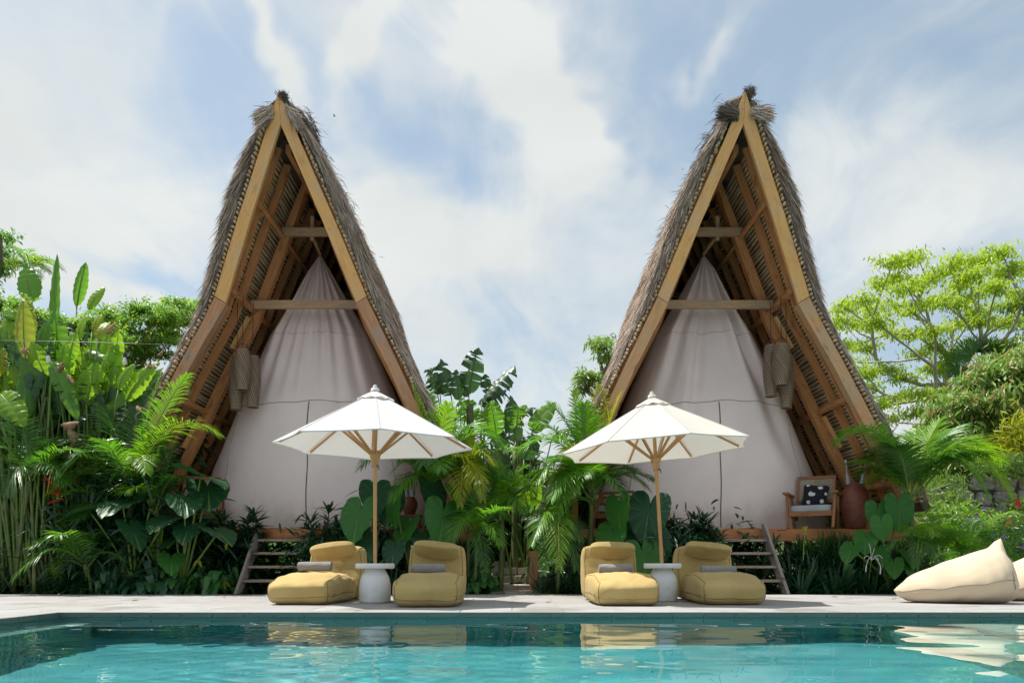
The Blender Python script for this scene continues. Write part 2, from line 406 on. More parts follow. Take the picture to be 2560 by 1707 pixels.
# ------------------------------------------------------------------ mesh builder
class G:
    def __init__(s):
        s.V = []; s.Q = []; s.T = []; s.QM = []; s.TM = []; s.C = []; s.n = 0
    def add(s, V, Q=None, T=None, mi=0, gc=None):
        V = np.asarray(V, float).reshape(-1, 3)
        s.V.append(V); s.C.append(V if gc is None else np.asarray(gc, float).reshape(-1, 3))
        if Q is not None and len(Q):
            Q = np.asarray(Q, int).reshape(-1, 4)+s.n; s.Q.append(Q); s.QM.append(np.full(len(Q), mi))
        if T is not None and len(T):
            T = np.asarray(T, int).reshape(-1, 3)+s.n; s.T.append(T); s.TM.append(np.full(len(T), mi))
        s.n += len(V)
        return s
    BF = [(0, 3, 2, 1), (4, 5, 6, 7), (0, 1, 5, 4), (1, 2, 6, 5), (2, 3, 7, 6), (3, 0, 4, 7)]
    def box(s, c, d, rot=None, mi=0):
        x, y, z = [q/2 for q in d]
        L = np.array([(-x, -y, -z), (x, -y, -z), (x, y, -z), (-x, y, -z), (-x, -y, z), (x, -y, z), (x, y, z), (-x, y, z)])
        V = L
        if rot is not None: V = L @ np.array(rot.to_3x3() if hasattr(rot, 'to_3x3') else rot).T
        # grain runs along the longest side
        k = int(np.argmax(d)); gcv = np.roll(L, -k, axis=1)
        return s.add(V+np.array(c), s.BF, mi=mi, gc=gcv)
    def bar(s, p0, p1, w, h, up=(0, 0, 1), mi=0, bev=0.0):
        """box beam from p0 to p1, w = width across, h = height along 'up'"""
        p0 = np.array(p0, float); p1 = np.array(p1, float); d = p1-p0; L = np.linalg.norm(d); d /= L
        up = np.array(up, float); a = np.cross(d, up)
        if np.linalg.norm(a) < 1e-6: a = np.cross(d, (1, 0, 0))
        a /= np.linalg.norm(a); b = np.cross(a, d)
        bev = bev or min(w, h)*.08
        prof = [(-w/2+bev, -h/2), (w/2-bev, -h/2), (w/2, -h/2+bev), (w/2, h/2-bev), (w/2-bev, h/2), (-w/2+bev, h/2), (-w/2, h/2-bev), (-w/2, -h/2+bev)]
        V = []; C = []
        for k, p in ((0, p0), (L, p1)):
            for (x, y) in prof: V.append(p+a*x+b*y); C.append((k, x, y))
        Q = [(i, (i+1) % 8, 8+(i+1) % 8, 8+i) for i in range(8)]
        Q += [(0, 7, 2, 1), (7, 6, 3, 2), (6, 5, 4, 3), (8, 9, 10, 15), (15, 10, 11, 14), (14, 11, 12, 13)]
        return s.add(V, Q, mi=mi, gc=C)
    def tube(s, P, R, n=6, mi=0, cap=True):
        P = np.asarray(P, float); m = len(P); R = np.full(m, R) if np.isscalar(R) else np.asarray(R, float)
        T = np.gradient(P, axis=0); T /= np.linalg.norm(T, axis=1)[:, None]+1e-9
        ref = np.array((0, 0, 1.)) if abs(T[0][2]) < .9 else np.array((1., 0, 0))
        V = []; C = []; acc = 0
        ang = np.arange(n)/n*2*math.pi
        for i in range(m):
            a = np.cross(T[i], ref); a /= np.linalg.norm(a)+1e-9; b = np.cross(T[i], a); ref = -b if False else ref-T[i]*np.dot(ref, T[i]); ref /= np.linalg.norm(ref)+1e-9
            V.append(P[i]+R[i]*(np.outer(np.cos(ang), a)+np.outer(np.sin(ang), b)))
            if i: acc += np.linalg.norm(P[i]-P[i-1])
            C.append(np.stack([np.full(n, acc), np.cos(ang)*R[i], np.sin(ang)*R[i]], 1))
        V = np.concatenate(V); C = np.concatenate(C)
        Q = [(i*n+j, i*n+(j+1) % n, (i+1)*n+(j+1) % n, (i+1)*n+j) for i in range(m-1) for j in range(n)]
        Tt = []
        if cap:
            k = len(V); V = np.vstack([V, P[0], P[-1]]); C = np.vstack([C, (0, 0, 0), (acc, 0, 0)])
            Tt = [((j+1) % n, j, k) for j in range(n)]+[((m-1)*n+j, (m-1)*n+(j+1) % n, k+1) for j in range(n)]
        return s.add(V, Q, Tt, mi=mi, gc=C)
    def lathe(s, prof, c=(0, 0, 0), n=32, mi=0):
        """prof: list of (r, z)"""
        ang = np.arange(n)/n*2*math.pi; V = []
        for r, z in prof: V.append(np.stack([np.cos(ang)*r, np.sin(ang)*r, np.full(n, z)], 1))
        V = np.concatenate(V)+np.array(c)
        Q = [(i*n+j, i*n+(j+1) % n, (i+1)*n+(j+1) % n, (i+1)*n+j) for i in range(len(prof)-1) for j in range(n)]
        return s.add(V, Q, mi=mi)
    def grid(s, V, nu, nv, closed_u=False, mi=0, gc=None, flip=False):
        """V indexed [v*nu+u]"""
        Q = []
        for j in range(nv-1):
            for i in range(nu if closed_u else nu-1):
                a = j*nu+i; b = j*nu+(i+1) % nu; c = (j+1)*nu+(i+1) % nu; d = (j+1)*nu+i
                Q.append((a, d, c, b) if flip else (a, b, c, d))
        return s.add(V, Q, mi=mi, gc=gc)
    def strips(s, V, rows, cols, N, mi=0):
        """N separate grids of rows x cols verts: V (N,rows,cols,3)"""
        q = []
        for r in range(rows-1):
            for c in range(cols-1): q.append((r*cols+c, r*cols+c+1, (r+1)*cols+c+1, (r+1)*cols+c))
        q = np.array(q); Q = (q[None]+(np.arange(N)*rows*cols)[:, None, None]).reshape(-1, 4)
        return s.add(V.reshape(-1, 3), Q, mi=mi)
    def mesh(s, name, mats, smooth=False, off=None):
        V = np.concatenate(s.V) if s.V else np.zeros((0, 3))
        C = np.concatenate(s.C) if s.C else V
        if off is not None: V = V-np.array(off)
        me = bpy.data.meshes.new(name); me.vertices.add(len(V)); me.vertices.foreach_set('co', V.ravel())
        Q = np.concatenate(s.Q) if s.Q else np.zeros((0, 4), int); T = np.concatenate(s.T) if s.T else np.zeros((0, 3), int)
        nq, nt = len(Q), len(T)
        me.loops.add(4*nq+3*nt); me.loops.foreach_set('vertex_index', np.concatenate([Q.ravel(), T.ravel()]).astype(np.int32))
        me.polygons.add(nq+nt)
        st = np.concatenate([np.arange(nq)*4, 4*nq+np.arange(nt)*3]).astype(np.int32)
        me.polygons.foreach_set('loop_start', st)
        try: me.polygons.foreach_set('loop_total', np.concatenate([np.full(nq, 4), np.full(nt, 3)]).astype(np.int32))
        except Exception: pass
        mi = np.concatenate((s.QM if s.QM else [np.zeros(0)])+(s.TM if s.TM else [])).astype(np.int32)
        if isinstance(mats, str): mats = [mats]
        for q in mats: me.materials.append(M[q])
        if len(mats) > 1: me.polygons.foreach_set('material_index', mi)
        me.polygons.foreach_set('use_smooth', np.full(nq+nt, bool(smooth)))
        at_ = me.attributes.new('gc', 'FLOAT_VECTOR', 'POINT'); at_.data.foreach_set('vector', C.ravel())
        me.update(calc_edges=True); me.validate(verbose=False)
        return me
    def build(s, name, mats, parent=None, smooth=False, world=True):
        """vertices given in world coordinates (parent is an unrotated empty) unless world=False"""
        off = None
        if parent is not None and world: off = wloc(parent)
        me = s.mesh(name, mats, smooth, off)
        return link(name, me, parent)


def wloc(o):
    v = Vector((0, 0, 0))
    while o is not None: v = v+o.location; o = o.parent
    return tuple(v)


def link(name, me, parent=None, loc=(0, 0, 0), rot=(0, 0, 0), sc=None):
    o = bpy.data.objects.new(name, me); COL.objects.link(o); o.parent = parent
    o.location = loc; o.rotation_euler = rot
    if sc is not None: o.scale = (sc, sc, sc) if np.isscalar(sc) else sc
    return o


def tag(o, label=None, cat=None, group=None, kind=None):
    if label: o['label'] = label
    if cat: o['category'] = cat
    if group: o['group'] = group
    if kind: o['kind'] = kind
    return o


def thing(name, label, cat, loc=(0, 0, 0), rz=0.0, group=None):
    o = bpy.data.objects.new(name, None); COL.objects.link(o); o.location = loc; o.rotation_euler = (0, 0, rz)
    o.empty_display_size = .2
    return tag(o, label, cat, group)


def copy_tree(o, parent=None):
    c = o.copy(); COL.objects.link(c); c.parent = parent
    for ch in list(o.children): copy_tree(ch, c)
    return c


def norm(a):
    return a/(np.linalg.norm(a, axis=-1, keepdims=True)+1e-9)


def blades(g, base, d, up, L, W, droop, segs=4, fold=0.0, prof=None, mi=0, tip=.04):
    """many narrow leaves / strands at once"""
    N = len(base); base = np.asarray(base, float); d = norm(np.asarray(d, float)); up = np.asarray(up, float)
    if up.ndim == 1: up = np.tile(up, (N, 1))
    L = np.broadcast_to(np.asarray(L, float), (N,)); W = np.broadcast_to(np.asarray(W, float), (N,)); droop = np.broadcast_to(np.asarray(droop, float), (N,))
    sd = norm(np.cross(d, up)); nn = norm(np.cross(sd, d))
    s_ = np.linspace(0, 1, segs+1)
    if prof is None: prof = lambda x: np.clip(np.sin(np.pi*np.clip(x*.93+.07, 0, 1))**.7, tip, 1)
    pw = prof(s_)
    P = base[:, None]+d[:, None]*(s_[None, :, None]*L[:, None, None])
    P[:, :, 2] -= (droop*L)[:, None]*s_[None]**2
    off = sd[:, None]*(W[:, None]*pw[None]*.5)[..., None]
    if fold:
        lift = nn[:, None]*(W[:, None]*pw[None]*fold)[..., None]
        V = np.stack([P-off+lift, P, P+off+lift], 2); cols = 3
    else:
        V = np.stack([P-off, P+off], 2); cols = 2
    g.strips(V, segs+1, cols, N, mi)


def interp(tab, z):
    t = sorted(tab); return np.interp(z, [a for a, b in t], [b for a, b in t])


# ------------------------------------------------------------------ setting: ground, deck, pool
PX0, PX1, PY0, PY1 = -4.28, 9.2, -2.5, 7.0       # pool inside edges
WZ = -0.064
g = G()
for (x0, x1, y0, y1) in ((-120, 120, 11.25, 220), (-120, -11.5, -40, 11.25), (11.5, 120, -40, 11.25), (-11.5, 11.5, -40, -5.0)):
    g.add([(x0, y0, -.06), (x1, y0, -.06), (x1, y1, -.06), (x0, y1, -.06)], [(0, 1, 2, 3)])
tag(g.build('ground', 'soil'), kind='structure')

dk = thing('pool_deck', None, None); tag(dk, kind='structure')
g = G()   # bedding under the pavers, with the hole of the pool
for (x0, x1, y0, y1) in ((-11.5, 11.5, PY1+.0, 11.25), (-11.5, PX0, -5, PY1), (PX1, 11.5, -5, PY1), (PX0, PX1, -5, PY0)):
    g.add([(x0, y0, -.012), (x1, y0, -.012), (x1, y1, -.012), (x0, y1, -.012)], [(0, 1, 2, 3)])
g.add([(-11.5, 11.25, -.06), (11.5, 11.25, -.06), (11.5, 11.25, -.012), (-11.5, 11.25, -.012)], [(0, 1, 2, 3)])
g.build('bedding', 'paver_joint', dk)


def paver_mesh(w, d):
    g = G(); b = .004; h = .03
    V = [(-w/2, -d/2, -h), (w/2, -d/2, -h), (w/2, d/2, -h), (-w/2, d/2, -h), (-w/2, -d/2, -b), (w/2, -d/2, -b), (w/2, d/2, -b), (-w/2, d/2, -b),
         (-w/2+b, -d/2+b, 0), (w/2-b, -d/2+b, 0), (w/2-b, d/2-b, 0), (-w/2+b, d/2-b, 0)]
    Q = [(0, 1, 5, 4), (1, 2, 6, 5), (2, 3, 7, 6), (3, 0, 4, 7), (4, 5, 9, 8), (5, 6, 10, 9), (6, 7, 11, 10), (7, 4, 8, 11), (8, 9, 10, 11)]
    g.add(V, Q); return g.mesh('paver', 'paver_stone')


pm = paver_mesh(.996, .596)
lip = paver_mesh(.996, .348)
for r in range(7):       # rows of pavers behind the pool, the first one the narrow edge stones
    if r == 0: y, me = PY1+.175, lip
    else: y, me = PY1+.35+.6*(r-.5)+.15, pm
    if r > 0: y = PY1+.35+.3+.6*(r-1)
    for i in range(22):
        x = -11+i*1.0+(.5 if r % 2 else 0)
        o = link('paver', me, dk, (x, y, random.uniform(-.0015, .0015)))
# left of the pool
lipy = paver_mesh(.348, .996)
for i in range(9):
    link('paver', lipy, dk, (PX0-.175, PY1-.5-i*1.0, random.uniform(-.0015, .0015)))
for r in range(5):
    for i in range(14):
        link('paver', pm, dk, (PX0-.35-.5-r*1.0, PY1-.3-i*.6, random.uniform(-.0015, .0015)))

# pool shell: a container whose tiles are parts
pool = thing('swimming_pool', None, None); tag(pool, kind='structure')
ZF = -1.85
g = G()
e = .012
g.add([(PX0-e, PY0, ZF-.003), (PX1+e, PY0, ZF-.003), (PX1+e, PY1+e, ZF-.003), (PX0-e, PY1+e, ZF-.003)], [(0, 1, 2, 3)])
g.add([(PX0-e, PY1+e, ZF-e), (PX1+e, PY1+e, ZF-e), (PX1+e, PY1+e, -.012), (PX0-e, PY1+e, -.012)], [(0, 1, 2, 3)])
g.add([(PX0-e, PY0, ZF-e), (PX0-e, PY1+e, ZF-e), (PX0-e, PY1+e, -.012), (PX0-e, PY0, -.012)], [(0, 1, 2, 3)])
g.add([(PX1+e, PY0, ZF-e), (PX1+e, PY1+e, ZF-e), (PX1+e, PY1+e, -.012), (PX1+e, PY0, -.012)], [(0, 1, 2, 3)])
g.add([(PX0-e, PY0, ZF-e), (PX1+e, PY0, ZF-e), (PX1+e, PY0, -.012), (PX0-e, PY0, -.012)], [(0, 1, 2, 3)])
shell = g.build('pool_shell', 'pool_grout', pool); shell.cycles.is_caustics_receiver = True


def tile_mesh(a, b_, t, mat):   # lying in XY, top at 0
    g = G(); c = .0015
    V = [(-a/2, -b_/2, -t), (a/2, -b_/2, -t), (a/2, b_/2, -t), (-a/2, b_/2, -t), (-a/2+c, -b_/2+c, 0), (a/2-c, -b_/2+c, 0), (a/2-c, b_/2-c, 0), (-a/2+c, b_/2-c, 0)]
    g.add(V, [(0, 1, 5, 4), (1, 2, 6, 5), (2, 3, 7, 6), (3, 0, 4, 7), (4, 5, 6, 7)])
    return g.mesh('tile', mat)


def put_tile(me, loc, rot=(0, 0, 0)):
    o = link('tile', me, pool, loc, rot); o.cycles.is_caustics_receiver = True; return o


# dark band of the pool edge: big tiles on the top course, a thin course under it
HP = math.pi/2
t_big = tile_mesh(.285, .047, .028, 'coping_tile'); t_small = tile_mesh(.285, .04, .022, 'coping_tile')
for i in range(44):
    x = PX0+.145+i*.29
    if x > 8.2: break
    put_tile(t_big, (x, PY1-.006, -.026), (HP, 0, 0))
for i in range(44):
    x = PX0+.06+i*.29
    if x > 8.2: break
    put_tile(t_small, (x, PY1+.006, -.072), (HP, 0, 0))
for i in range(16):
    put_tile(t_big, (PX0+.006, PY1-.155-i*.29, -.026), (HP, 0, HP))
    put_tile(t_small, (PX0-.006, PY1-.10-i*.29, -.072), (HP, 0, HP))
w_t = tile_mesh(.577, .422, .025, 'pool_wall_tile')
for r in range(4):
    for i in range(21):
        put_tile(w_t, (PX0+.3+i*.58+(.29 if r % 2 else 0), PY1+.006, -.31-r*.425), (HP, 0, 0))
    for i in range(7):
        put_tile(w_t, (PX0-.006, PY1-.3-i*.58-(.29 if r % 2 else 0), -.31-r*.425), (HP, 0, HP))
f_t = tile_mesh(.577, .367, .025, 'pool_tile')
for r in range(7):
    for i in range(13):
        put_tile(f_t, (PX0+.3+i*.58+(.29 if r % 2 else 0), PY1-.2-r*.37, ZF))
# underwater steps along the right side
sp = thing('pool_steps', None, None); tag(sp, kind='structure')
for (x0, z) in ((3.45, -1.15), (4.1, -.62), (4.9, -.26)):
    g = G(); x1 = 9.1; n = 8
    for k in range(n):
        y0 = 7.0-.9*k-.9; y1 = 7.0-.9*k
        g.box(((x0+x1)/2, (y0+y1)/2, (z+ZF)/2), (x1-x0, .9-.004, z-ZF))
    o = g.build('stair_tread', 'pool_step_tile', sp); o.cycles.is_caustics_receiver = True

for (x1, z) in ((-3.93, -.50),):
    g = G()
    for k in range(8): g.box(((PX0+.002+x1)/2, 6.93-.9*k-.45, (z+ZF)/2), (x1-PX0-.004, .896, z-ZF))
    o = g.build('stair_tread', 'pool_step_tile', sp); o.cycles.is_caustics_receiver = True

# water surface
def waves(X, Y):
    Z = np.zeros_like(X)
    r = np.random.default_rng(3)
    for k in range(26):
        lam = r.uniform(.22, 1.5); a = r.uniform(0, 2*math.pi); ph = r.uniform(0, 6.28)
        amp = .00062*lam**1.05
        kx, ky = math.cos(a)*2*math.pi/lam, math.sin(a)*2*math.pi/lam*1.15
        Z += amp*np.sin(kx*X+ky*Y+ph+.6*np.sin(X*1.1+ph)+.5*np.sin(Y*.9+a))
    # a stirred patch near the steps and by the first lounger
    for (cx, cy, rr, am) in ((-1.9, 4.9, 1.1, .0009), (5.2, 3.9, 1.4, .0012), (-.3, 3.9, .9, .0007)):
        w = np.exp(-((X-cx)**2+(Y-cy)**2)/rr**2)
        Z += w*am*(np.sin(X*17+Y*31+np.sin(Y*7))+np.sin(-X*21+Y*26+2+np.sin(X*5)))
    return Z
nx, ny = 460, 340
X, Y = np.meshgrid(np.linspace(PX0-.02, PX1, nx), np.linspace(PY0, PY1-.002, ny))
V = np.stack([X, Y, WZ+waves(X, Y)], -1).reshape(-1, 3)
g = G(); i0 = (np.arange(ny-1)[:, None]*nx+np.arange(nx-1)[None]).ravel()
g.add(V, np.stack([i0, i0+1, i0+nx+1, i0+nx], 1))
wo = g.build('pool_water', 'pool_water', smooth=True); tag(wo, kind='structure'); wo.cycles.is_caustics_caster = True

# ------------------------------------------------------------------ houses
HIN = [(7.28, .0), (6.0, .54), (4.68, 1.07), (3.6, 1.62), (2.6, 2.08), (1.5, 2.62), (1.0, 2.86)]
HOUT = [(7.66, .10), (7.3, .30), (6.9, .57), (6.4, .84), (6.08, .95), (5.3, 1.21), (4.68, 1.44), (3.65, 1.92), (2.5, 2.50), (1.5, 3.02), (1.05, 3.2)]
FD = [(7.9, 11.44), (7.28, 11.55), (4.68, 12.1), (3.25, 11.95), (1.5, 11.78), (1.0, 11.74)]
BD = [(7.9, 18.0), (7.28, 17.9), (4.68, 17.4), (1.0, 17.6)]


def slab(g, A, B, yf, t, mi=0):
    """board between inner edge points A and outer edge points B [(x,z)], front face at yf(z), thickness t"""
    n = len(A); V = []; C = []; s = 0
    for k in range(n):
        if k: s += math.hypot(A[k][0]-A[k-1][0], A[k][1]-A[k-1][1])
        w = math.hypot(B[k][0]-A[k][0], B[k][1]-A[k][1])
        for (x, z, q) in ((A[k][0], A[k][1], 0), (B[k][0], B[k][1], w)):
            V.append((x, yf(z), z)); C.append((s, q, 0)); V.append((x, yf(z)+t, z)); C.append((s, q, t))
    Q = []
    for k in range(n-1):
        a = 4*k; b = a+4
        Q += [(a, a+2, b+2, b), (a+1, b+1, b+3, a+3), (a, b, b+1, a+1), (a+2, a+3, b+3, b+2)]
    Q += [(0, 1, 3, 2), (4*n-4, 4*n-2, 4*n-1, 4*n-3)]
    g.add(V, Q, mi=mi, gc=C)


def house(xc, label, seed, finial_lean, red, drp):
    r = np.random.default_rng(seed)
    H = thing('thatched_house', label, 'thatched house', (xc, 12.3, 0), group='A-frame thatched houses behind the pool')
    fy = lambda z: float(interp(FD, z))
    hin = lambda z: float(interp(HIN, z))
    # barge boards
    for sx in (-1, 1):
        zs = [7.28, 6.6, 5.9, 5.3, 4.70]
        A = [(xc+sx*hin(z), z) for z in zs]
        Bo = [(xc, 7.74), (xc+sx*(hin(6.6)+.150), 6.70), (xc+sx*(hin(5.9)+.165), 5.99), (xc+sx*(hin(5.3)+.17), 5.39), (xc+sx*(hin(4.70)+.17), 4.80)]
        if sx < 0: A = [(x-.002, z) for x, z in A]; Bo = [(x-.002, z) for x, z in Bo]
        else: A = [(x+.002, z) for x, z in A]; Bo = [(x+.002, z) for x, z in Bo]
        g = G(); slab(g, A, Bo, lambda z: fy(z)-.05, .07)
        g.build('barge_board', 'board_pale', H)
        zs = [4.685, 4.2, 3.6, 3.1, 2.6, 2.0, 1.6, 1.35]
        A = [(xc+sx*(hin(z)-.01), z) for z in zs]; Bo = [(xc+sx*(hin(z)+.165-.02*min(k, 2)), z+.10+.01*min(k, 4)) for k, z in enumerate(zs)]
        g = G(); slab(g, A, Bo, lambda z: fy(z)-.055, .17)
        g.build('barge_board', red, H)
    # rafters
    def rafter(y0, k, w, dep, ins, mat, name):
        for sx in (-1, 1):
            zs = [7.15, 5.9, 4.68, 3.6, 2.6, 1.5, 1.02]
            yy = lambda z: y0+(fy(z)-12.0)*k
            A = [(xc+sx*max(hin(z)+ins, .012), z) for z in zs]; B = [(xc+sx*(hin(z)+ins+dep), z+dep*.35) for z in zs]
            g = G(); slab(g, A, B, yy, w); g.build(name, mat, H)
    for y0, k in ((12.30, .85), (12.72, .6), (13.62, .2), (14.05, .1), (14.5, 0), (14.95, 0), (15.4, 0), (15.9, 0), (16.9, 0)):
        rafter(y0, k, .062, .115, .075, 'rafter_wood', 'rafter')
    for y0 in (13.18, 16.3):
        rafter(y0, .25 if y0 < 14 else 0, .13, .15, -.11, 'rafter_wood', 'principal_rafter')
    # purlins, tie beams
    for sx in (-1, 1):
        for z in (6.25, 4.95, 3.15, 1.75):
            x = xc+sx*(hin(z)+.03)
            g = G(); g.bar((x, fy(z)+.14, z), (x, 17.2, z), .07, .10, up=(sx*.4, 0, .9)); g.build('purlin', 'rafter_wood', H)
        for z in (4.75, 3.0):      # little cleats against the principal rafter
            x = xc+sx*(hin(z)+.02)
            g = G(); g.bar((x-sx*.02, 13.05, z+.05), (x+sx*.28, 13.05, z-.50), .05, .09, up=(0, 1, 0)); g.build('cleat', 'board_pale', H)
    for (z, y) in ((6.32, 13.10), (5.02, 13.06), (6.32, 16.2), (5.02, 16.2)):
        w_ = hin(z)+.06
        g = G(); g.bar((xc-w_, y, z), (xc+w_, y, z), .07, .145); g.build('tie_beam', 'tie_wood', H)
    g = G(); g.bar((xc+.05, 13.17, 6.20), (xc+.05, 13.17, 6.62), .07, .07, up=(0, 1, 0)); g.build('king_post', 'tie_wood', H)
    g = G(); g.bar((xc+.04, 13.22, 6.30), (xc, 13.86, 6.28), .06, .07); g.build('pole_arm', 'tie_wood', H)
    g = G(); g.bar((xc, 11.9, 7.12), (xc, 17.4, 7.12), .08, .14); g.build('ridge_beam', 'rafter_wood', H)
    # reed rolls lining the inside, their ends showing outside the barge board
    for sx in (-1, 1):
        g = G(); z = 7.42; i = 0
        while z > 1.4:
            u = hin(z)+.262+.008*r.uniform(-1, 1); x = xc+sx*u
            f0 = fy(z)-.055+r.uniform(-.03, .03)
            ys = np.concatenate([[f0, f0+.05, f0+.12], np.linspace(f0+.35, 17.3, 16)])
            P = np.stack([np.full(len(ys), x)+r.normal(0, .006, len(ys)), ys, np.full(len(ys), z)+r.normal(0, .006, len(ys))], 1)
            R = .0255+r.normal(0, .002, len(ys)); R[0] = .020
            g.tube(P, R, 6)
            sl = .415 if z > 4.68 else (.51 if z > 3.6 else .65)
            z -= .071/math.sqrt(1+sl*sl)*r.uniform(.93, 1.07); i += 1
        o = g.build('reed_lining', 'reed', H, smooth=True); o['kind'] = 'stuff'
        # rope windings in front of the roll ends
        g = G(); z = 7.3; k = 0; P = []
        while z > 1.1:
            P.append((xc+sx*(hin(z)+.262+(.03 if k % 2 else -.03)), fy(z)-.085, z)); z -= .034; k += 1
        P = np.array(P); g.tube(P, .005, 4); g.build('lashing', 'canvas_seam', H)
    # thatch body and strands
    zs = np.linspace(7.66, 1.35, 60); ys_ = np.linspace(0, 1, 46)
    ho = interp(HOUT, zs); hi = interp(HIN, np.minimum(zs, 7.28))+.292; hi = np.minimum(hi, ho-.02); hi[zs > 7.3] = np.maximum(ho[zs > 7.3]-.05, .0)
    f0 = interp(FD, zs)+.03; b0 = interp(BD, zs)
    for sx in (-1, 1):
        g = G()
        lump = np.zeros((60, 46))
        for _ in range(26):
            cz, cy, rz_, ry, am = r.uniform(1, 7.5), r.uniform(0, 1), r.uniform(.2, .6), r.uniform(.05, .2), r.uniform(-.05, .06)
            lump += am*np.exp(-((zs[:, None]-cz)/rz_)**2-((ys_[None]-cy)/ry)**2)
        lump[zs > 7.2] *= .3
        Vo = np.stack([xc+sx*(ho[:, None]+lump), f0[:, None]+(b0-f0)[:, None]*ys_[None], np.repeat(zs[:, None], 46, 1)], -1)
        Vi = np.stack([xc+sx*np.repeat(hi[:, None], 46, 1), f0[:, None]+(b0-f0)[:, None]*ys_[None], np.repeat(zs[:, None]-.06, 46, 1)], -1)
        g.grid(Vo.reshape(-1, 3), 46, 60, flip=sx < 0); g.grid(Vi.reshape(-1, 3), 46, 60, flip=sx > 0)
        for c in (0, -1):
            E_ = np.stack([Vo[:, c], Vi[:, c]], 1); g.grid(E_.reshape(-1, 3), 2, 60)
        E_ = np.stack([Vo[-1], Vi[-1]], 1); g.grid(E_.reshape(-1, 3), 2, 46)
        th = g.build('thatch_slope', 'thatch_body', H, smooth=True)
        # strands on the slope
        g = G()
        N = 30000
        z = r.uniform(1.8, 7.62, N); t = r.beta(1, 1.7, N)
        # overlapping courses: strands start in bands so that the surface is stepped
        ph = (z*2.6+.35*np.sin(t*9+z)) % 1.0
        li = np.clip(((7.66-z)/6.31*59), 0, 58.9); lj = t*45
        lu = lump[li.astype(int), np.minimum(lj.astype(int), 45)]
        x = xc+sx*(interp(HOUT, z)+lu+.01); y = interp(FD, z)+.03+(interp(BD, z)-interp(FD, z)-.03)*t
        sl = (interp(HOUT, z-.15)-interp(HOUT, z))/.15
        d = np.stack([sx*(sl+.05+.11*r.random(N)+.07*(1-ph)), r.normal(-.02, .13, N)-.18*(t < .06), -np.ones(N)], 1)
        d[:, 0] += r.normal(0, .05, N); up = np.stack([np.full(N, sx*1.0), r.normal(0, .5, N), np.full(N, .4)], 1)
        blades(g, np.stack([x, y, z], 1), d, up, r.uniform(.20, .48, N), r.uniform(.009, .021, N), r.uniform(.02, .12, N), 2,
               prof=lambda q: np.array([1, .8, .1]))
        # strands of the thick front edge, combed down and forward
        N = 15000
        z = r.uniform(1.75, 7.6, N); k = r.random(N)**.7
        a = np.minimum(interp(HIN, np.minimum(z, 7.28))+.315, interp(HOUT, z)-.02); b = interp(HOUT, z)+.02
        x = xc+sx*(a+(b-a)*k); y = interp(FD, z)+.02+r.uniform(0, .22, N)*(.4+k)
        sl = (interp(HOUT, z-.15)-interp(HOUT, z))/.15
        d = np.stack([sx*(sl+.13*k+r.normal(0, .11, N)+.03), r.normal(-.10, .12, N), -np.ones(N)], 1)
        up = np.stack([r.normal(0, .4, N)+sx*.5, -np.ones(N), r.normal(0, .3, N)], 1)
        blades(g, np.stack([x, y, z], 1), d, up, r.uniform(.16, .44, N), r.uniform(.008, .019, N), r.uniform(.0, .14, N), 2,
               prof=lambda q: np.array([1, .8, .1]))
        # loose wild strands
        N = 260
        z = r.uniform(1.3, 7.6, N); x = xc+sx*(interp(HOUT, z)+.01); y = interp(FD, z)+r.uniform(0, 1, N)**2*3
        d = np.stack([sx*(r.uniform(.2, 1.1, N)), r.normal(-.15, .35, N), -np.ones(N)*r.uniform(.3, 1, N)], 1)
        blades(g, np.stack([x, y, z], 1), d, (0, -1, .2), r.uniform(.12, .34, N), .008, r.uniform(.1, .5, N), 3)
        o = g.build('thatch_straw', 'thatch', H); o['kind'] = 'stuff'
    # ridge capping: dark bundles all along, tufts at the front
    g = G(); y = 11.62
    while y < 17.9:
        for sx in (-1, 1):
            rr = r.uniform(.07, .12); x = xc+sx*r.uniform(.18, .30); zc = 7.50+r.uniform(-.05, .06)
            P = [(xc-sx*.02, y, 7.70+r.uniform(-.02, .04)), (x-sx*.05, y+r.uniform(-.04, .04), zc+.06), (x+sx*.10, y+r.uniform(-.05, .05), zc-.22)]
            g.tube(P, [rr*.8, rr, rr*.55], 7)
            N = 40
            b_ = np.array(P[1])+r.normal(0, rr*.7, (N, 3))
            blades(g, b_, np.stack([sx*r.uniform(.1, .9, N), r.normal(0, .5, N), -r.uniform(-.1, 1, N)], 1), (0, -1, .3), r.uniform(.10, .26, N), .012, .2, 2)
        y += r.uniform(.10, .16)
    g.build('ridge_cap', 'ridge_thatch', H)
    # rolled bundles at the two shoulders of the apex and the tuft on top
    for sx in (-1, 1):
        g = G(); N = 300
        c = np.array((xc+sx*(.22 if drp < .3 else .19), 11.46, 7.42 if drp < .3 else 7.40)); ax = np.array((sx*.75, -.15, (.10 if sx < 0 else -.12)-drp)); ax = ax/np.linalg.norm(ax)*(.62 if drp < .3 else .55)
        a = r.uniform(0, 6.28, N); q = r.uniform(0, .075, N)
        b_ = c-ax*.18+np.stack([0*a, np.cos(a)*q*1.3, np.sin(a)*q*1.3], 1)+ax*r.uniform(-.05, .1, N)[:, None]
        blades(g, b_, ax+r.normal(0, .10, (N, 3)), (0, -1, 0), r.uniform(.2, .34, N), .014, .08, 2, prof=lambda q: np.array([1, 1, .3]))
        g.tube([c-ax*.2, c, c+ax*.17], [.05, .075, .06], 8)
        g.build('shoulder_bundle', 'ridge_thatch' if (sx < 0 and drp < .3) else 'thatch', H)
    g = G(); N = 420; h = finial_lean[2]
    top = np.array((xc+finial_lean[0], 11.46, 7.70+h)); bot = np.array((xc-finial_lean[1], 11.60, 7.58)); ax = top-bot
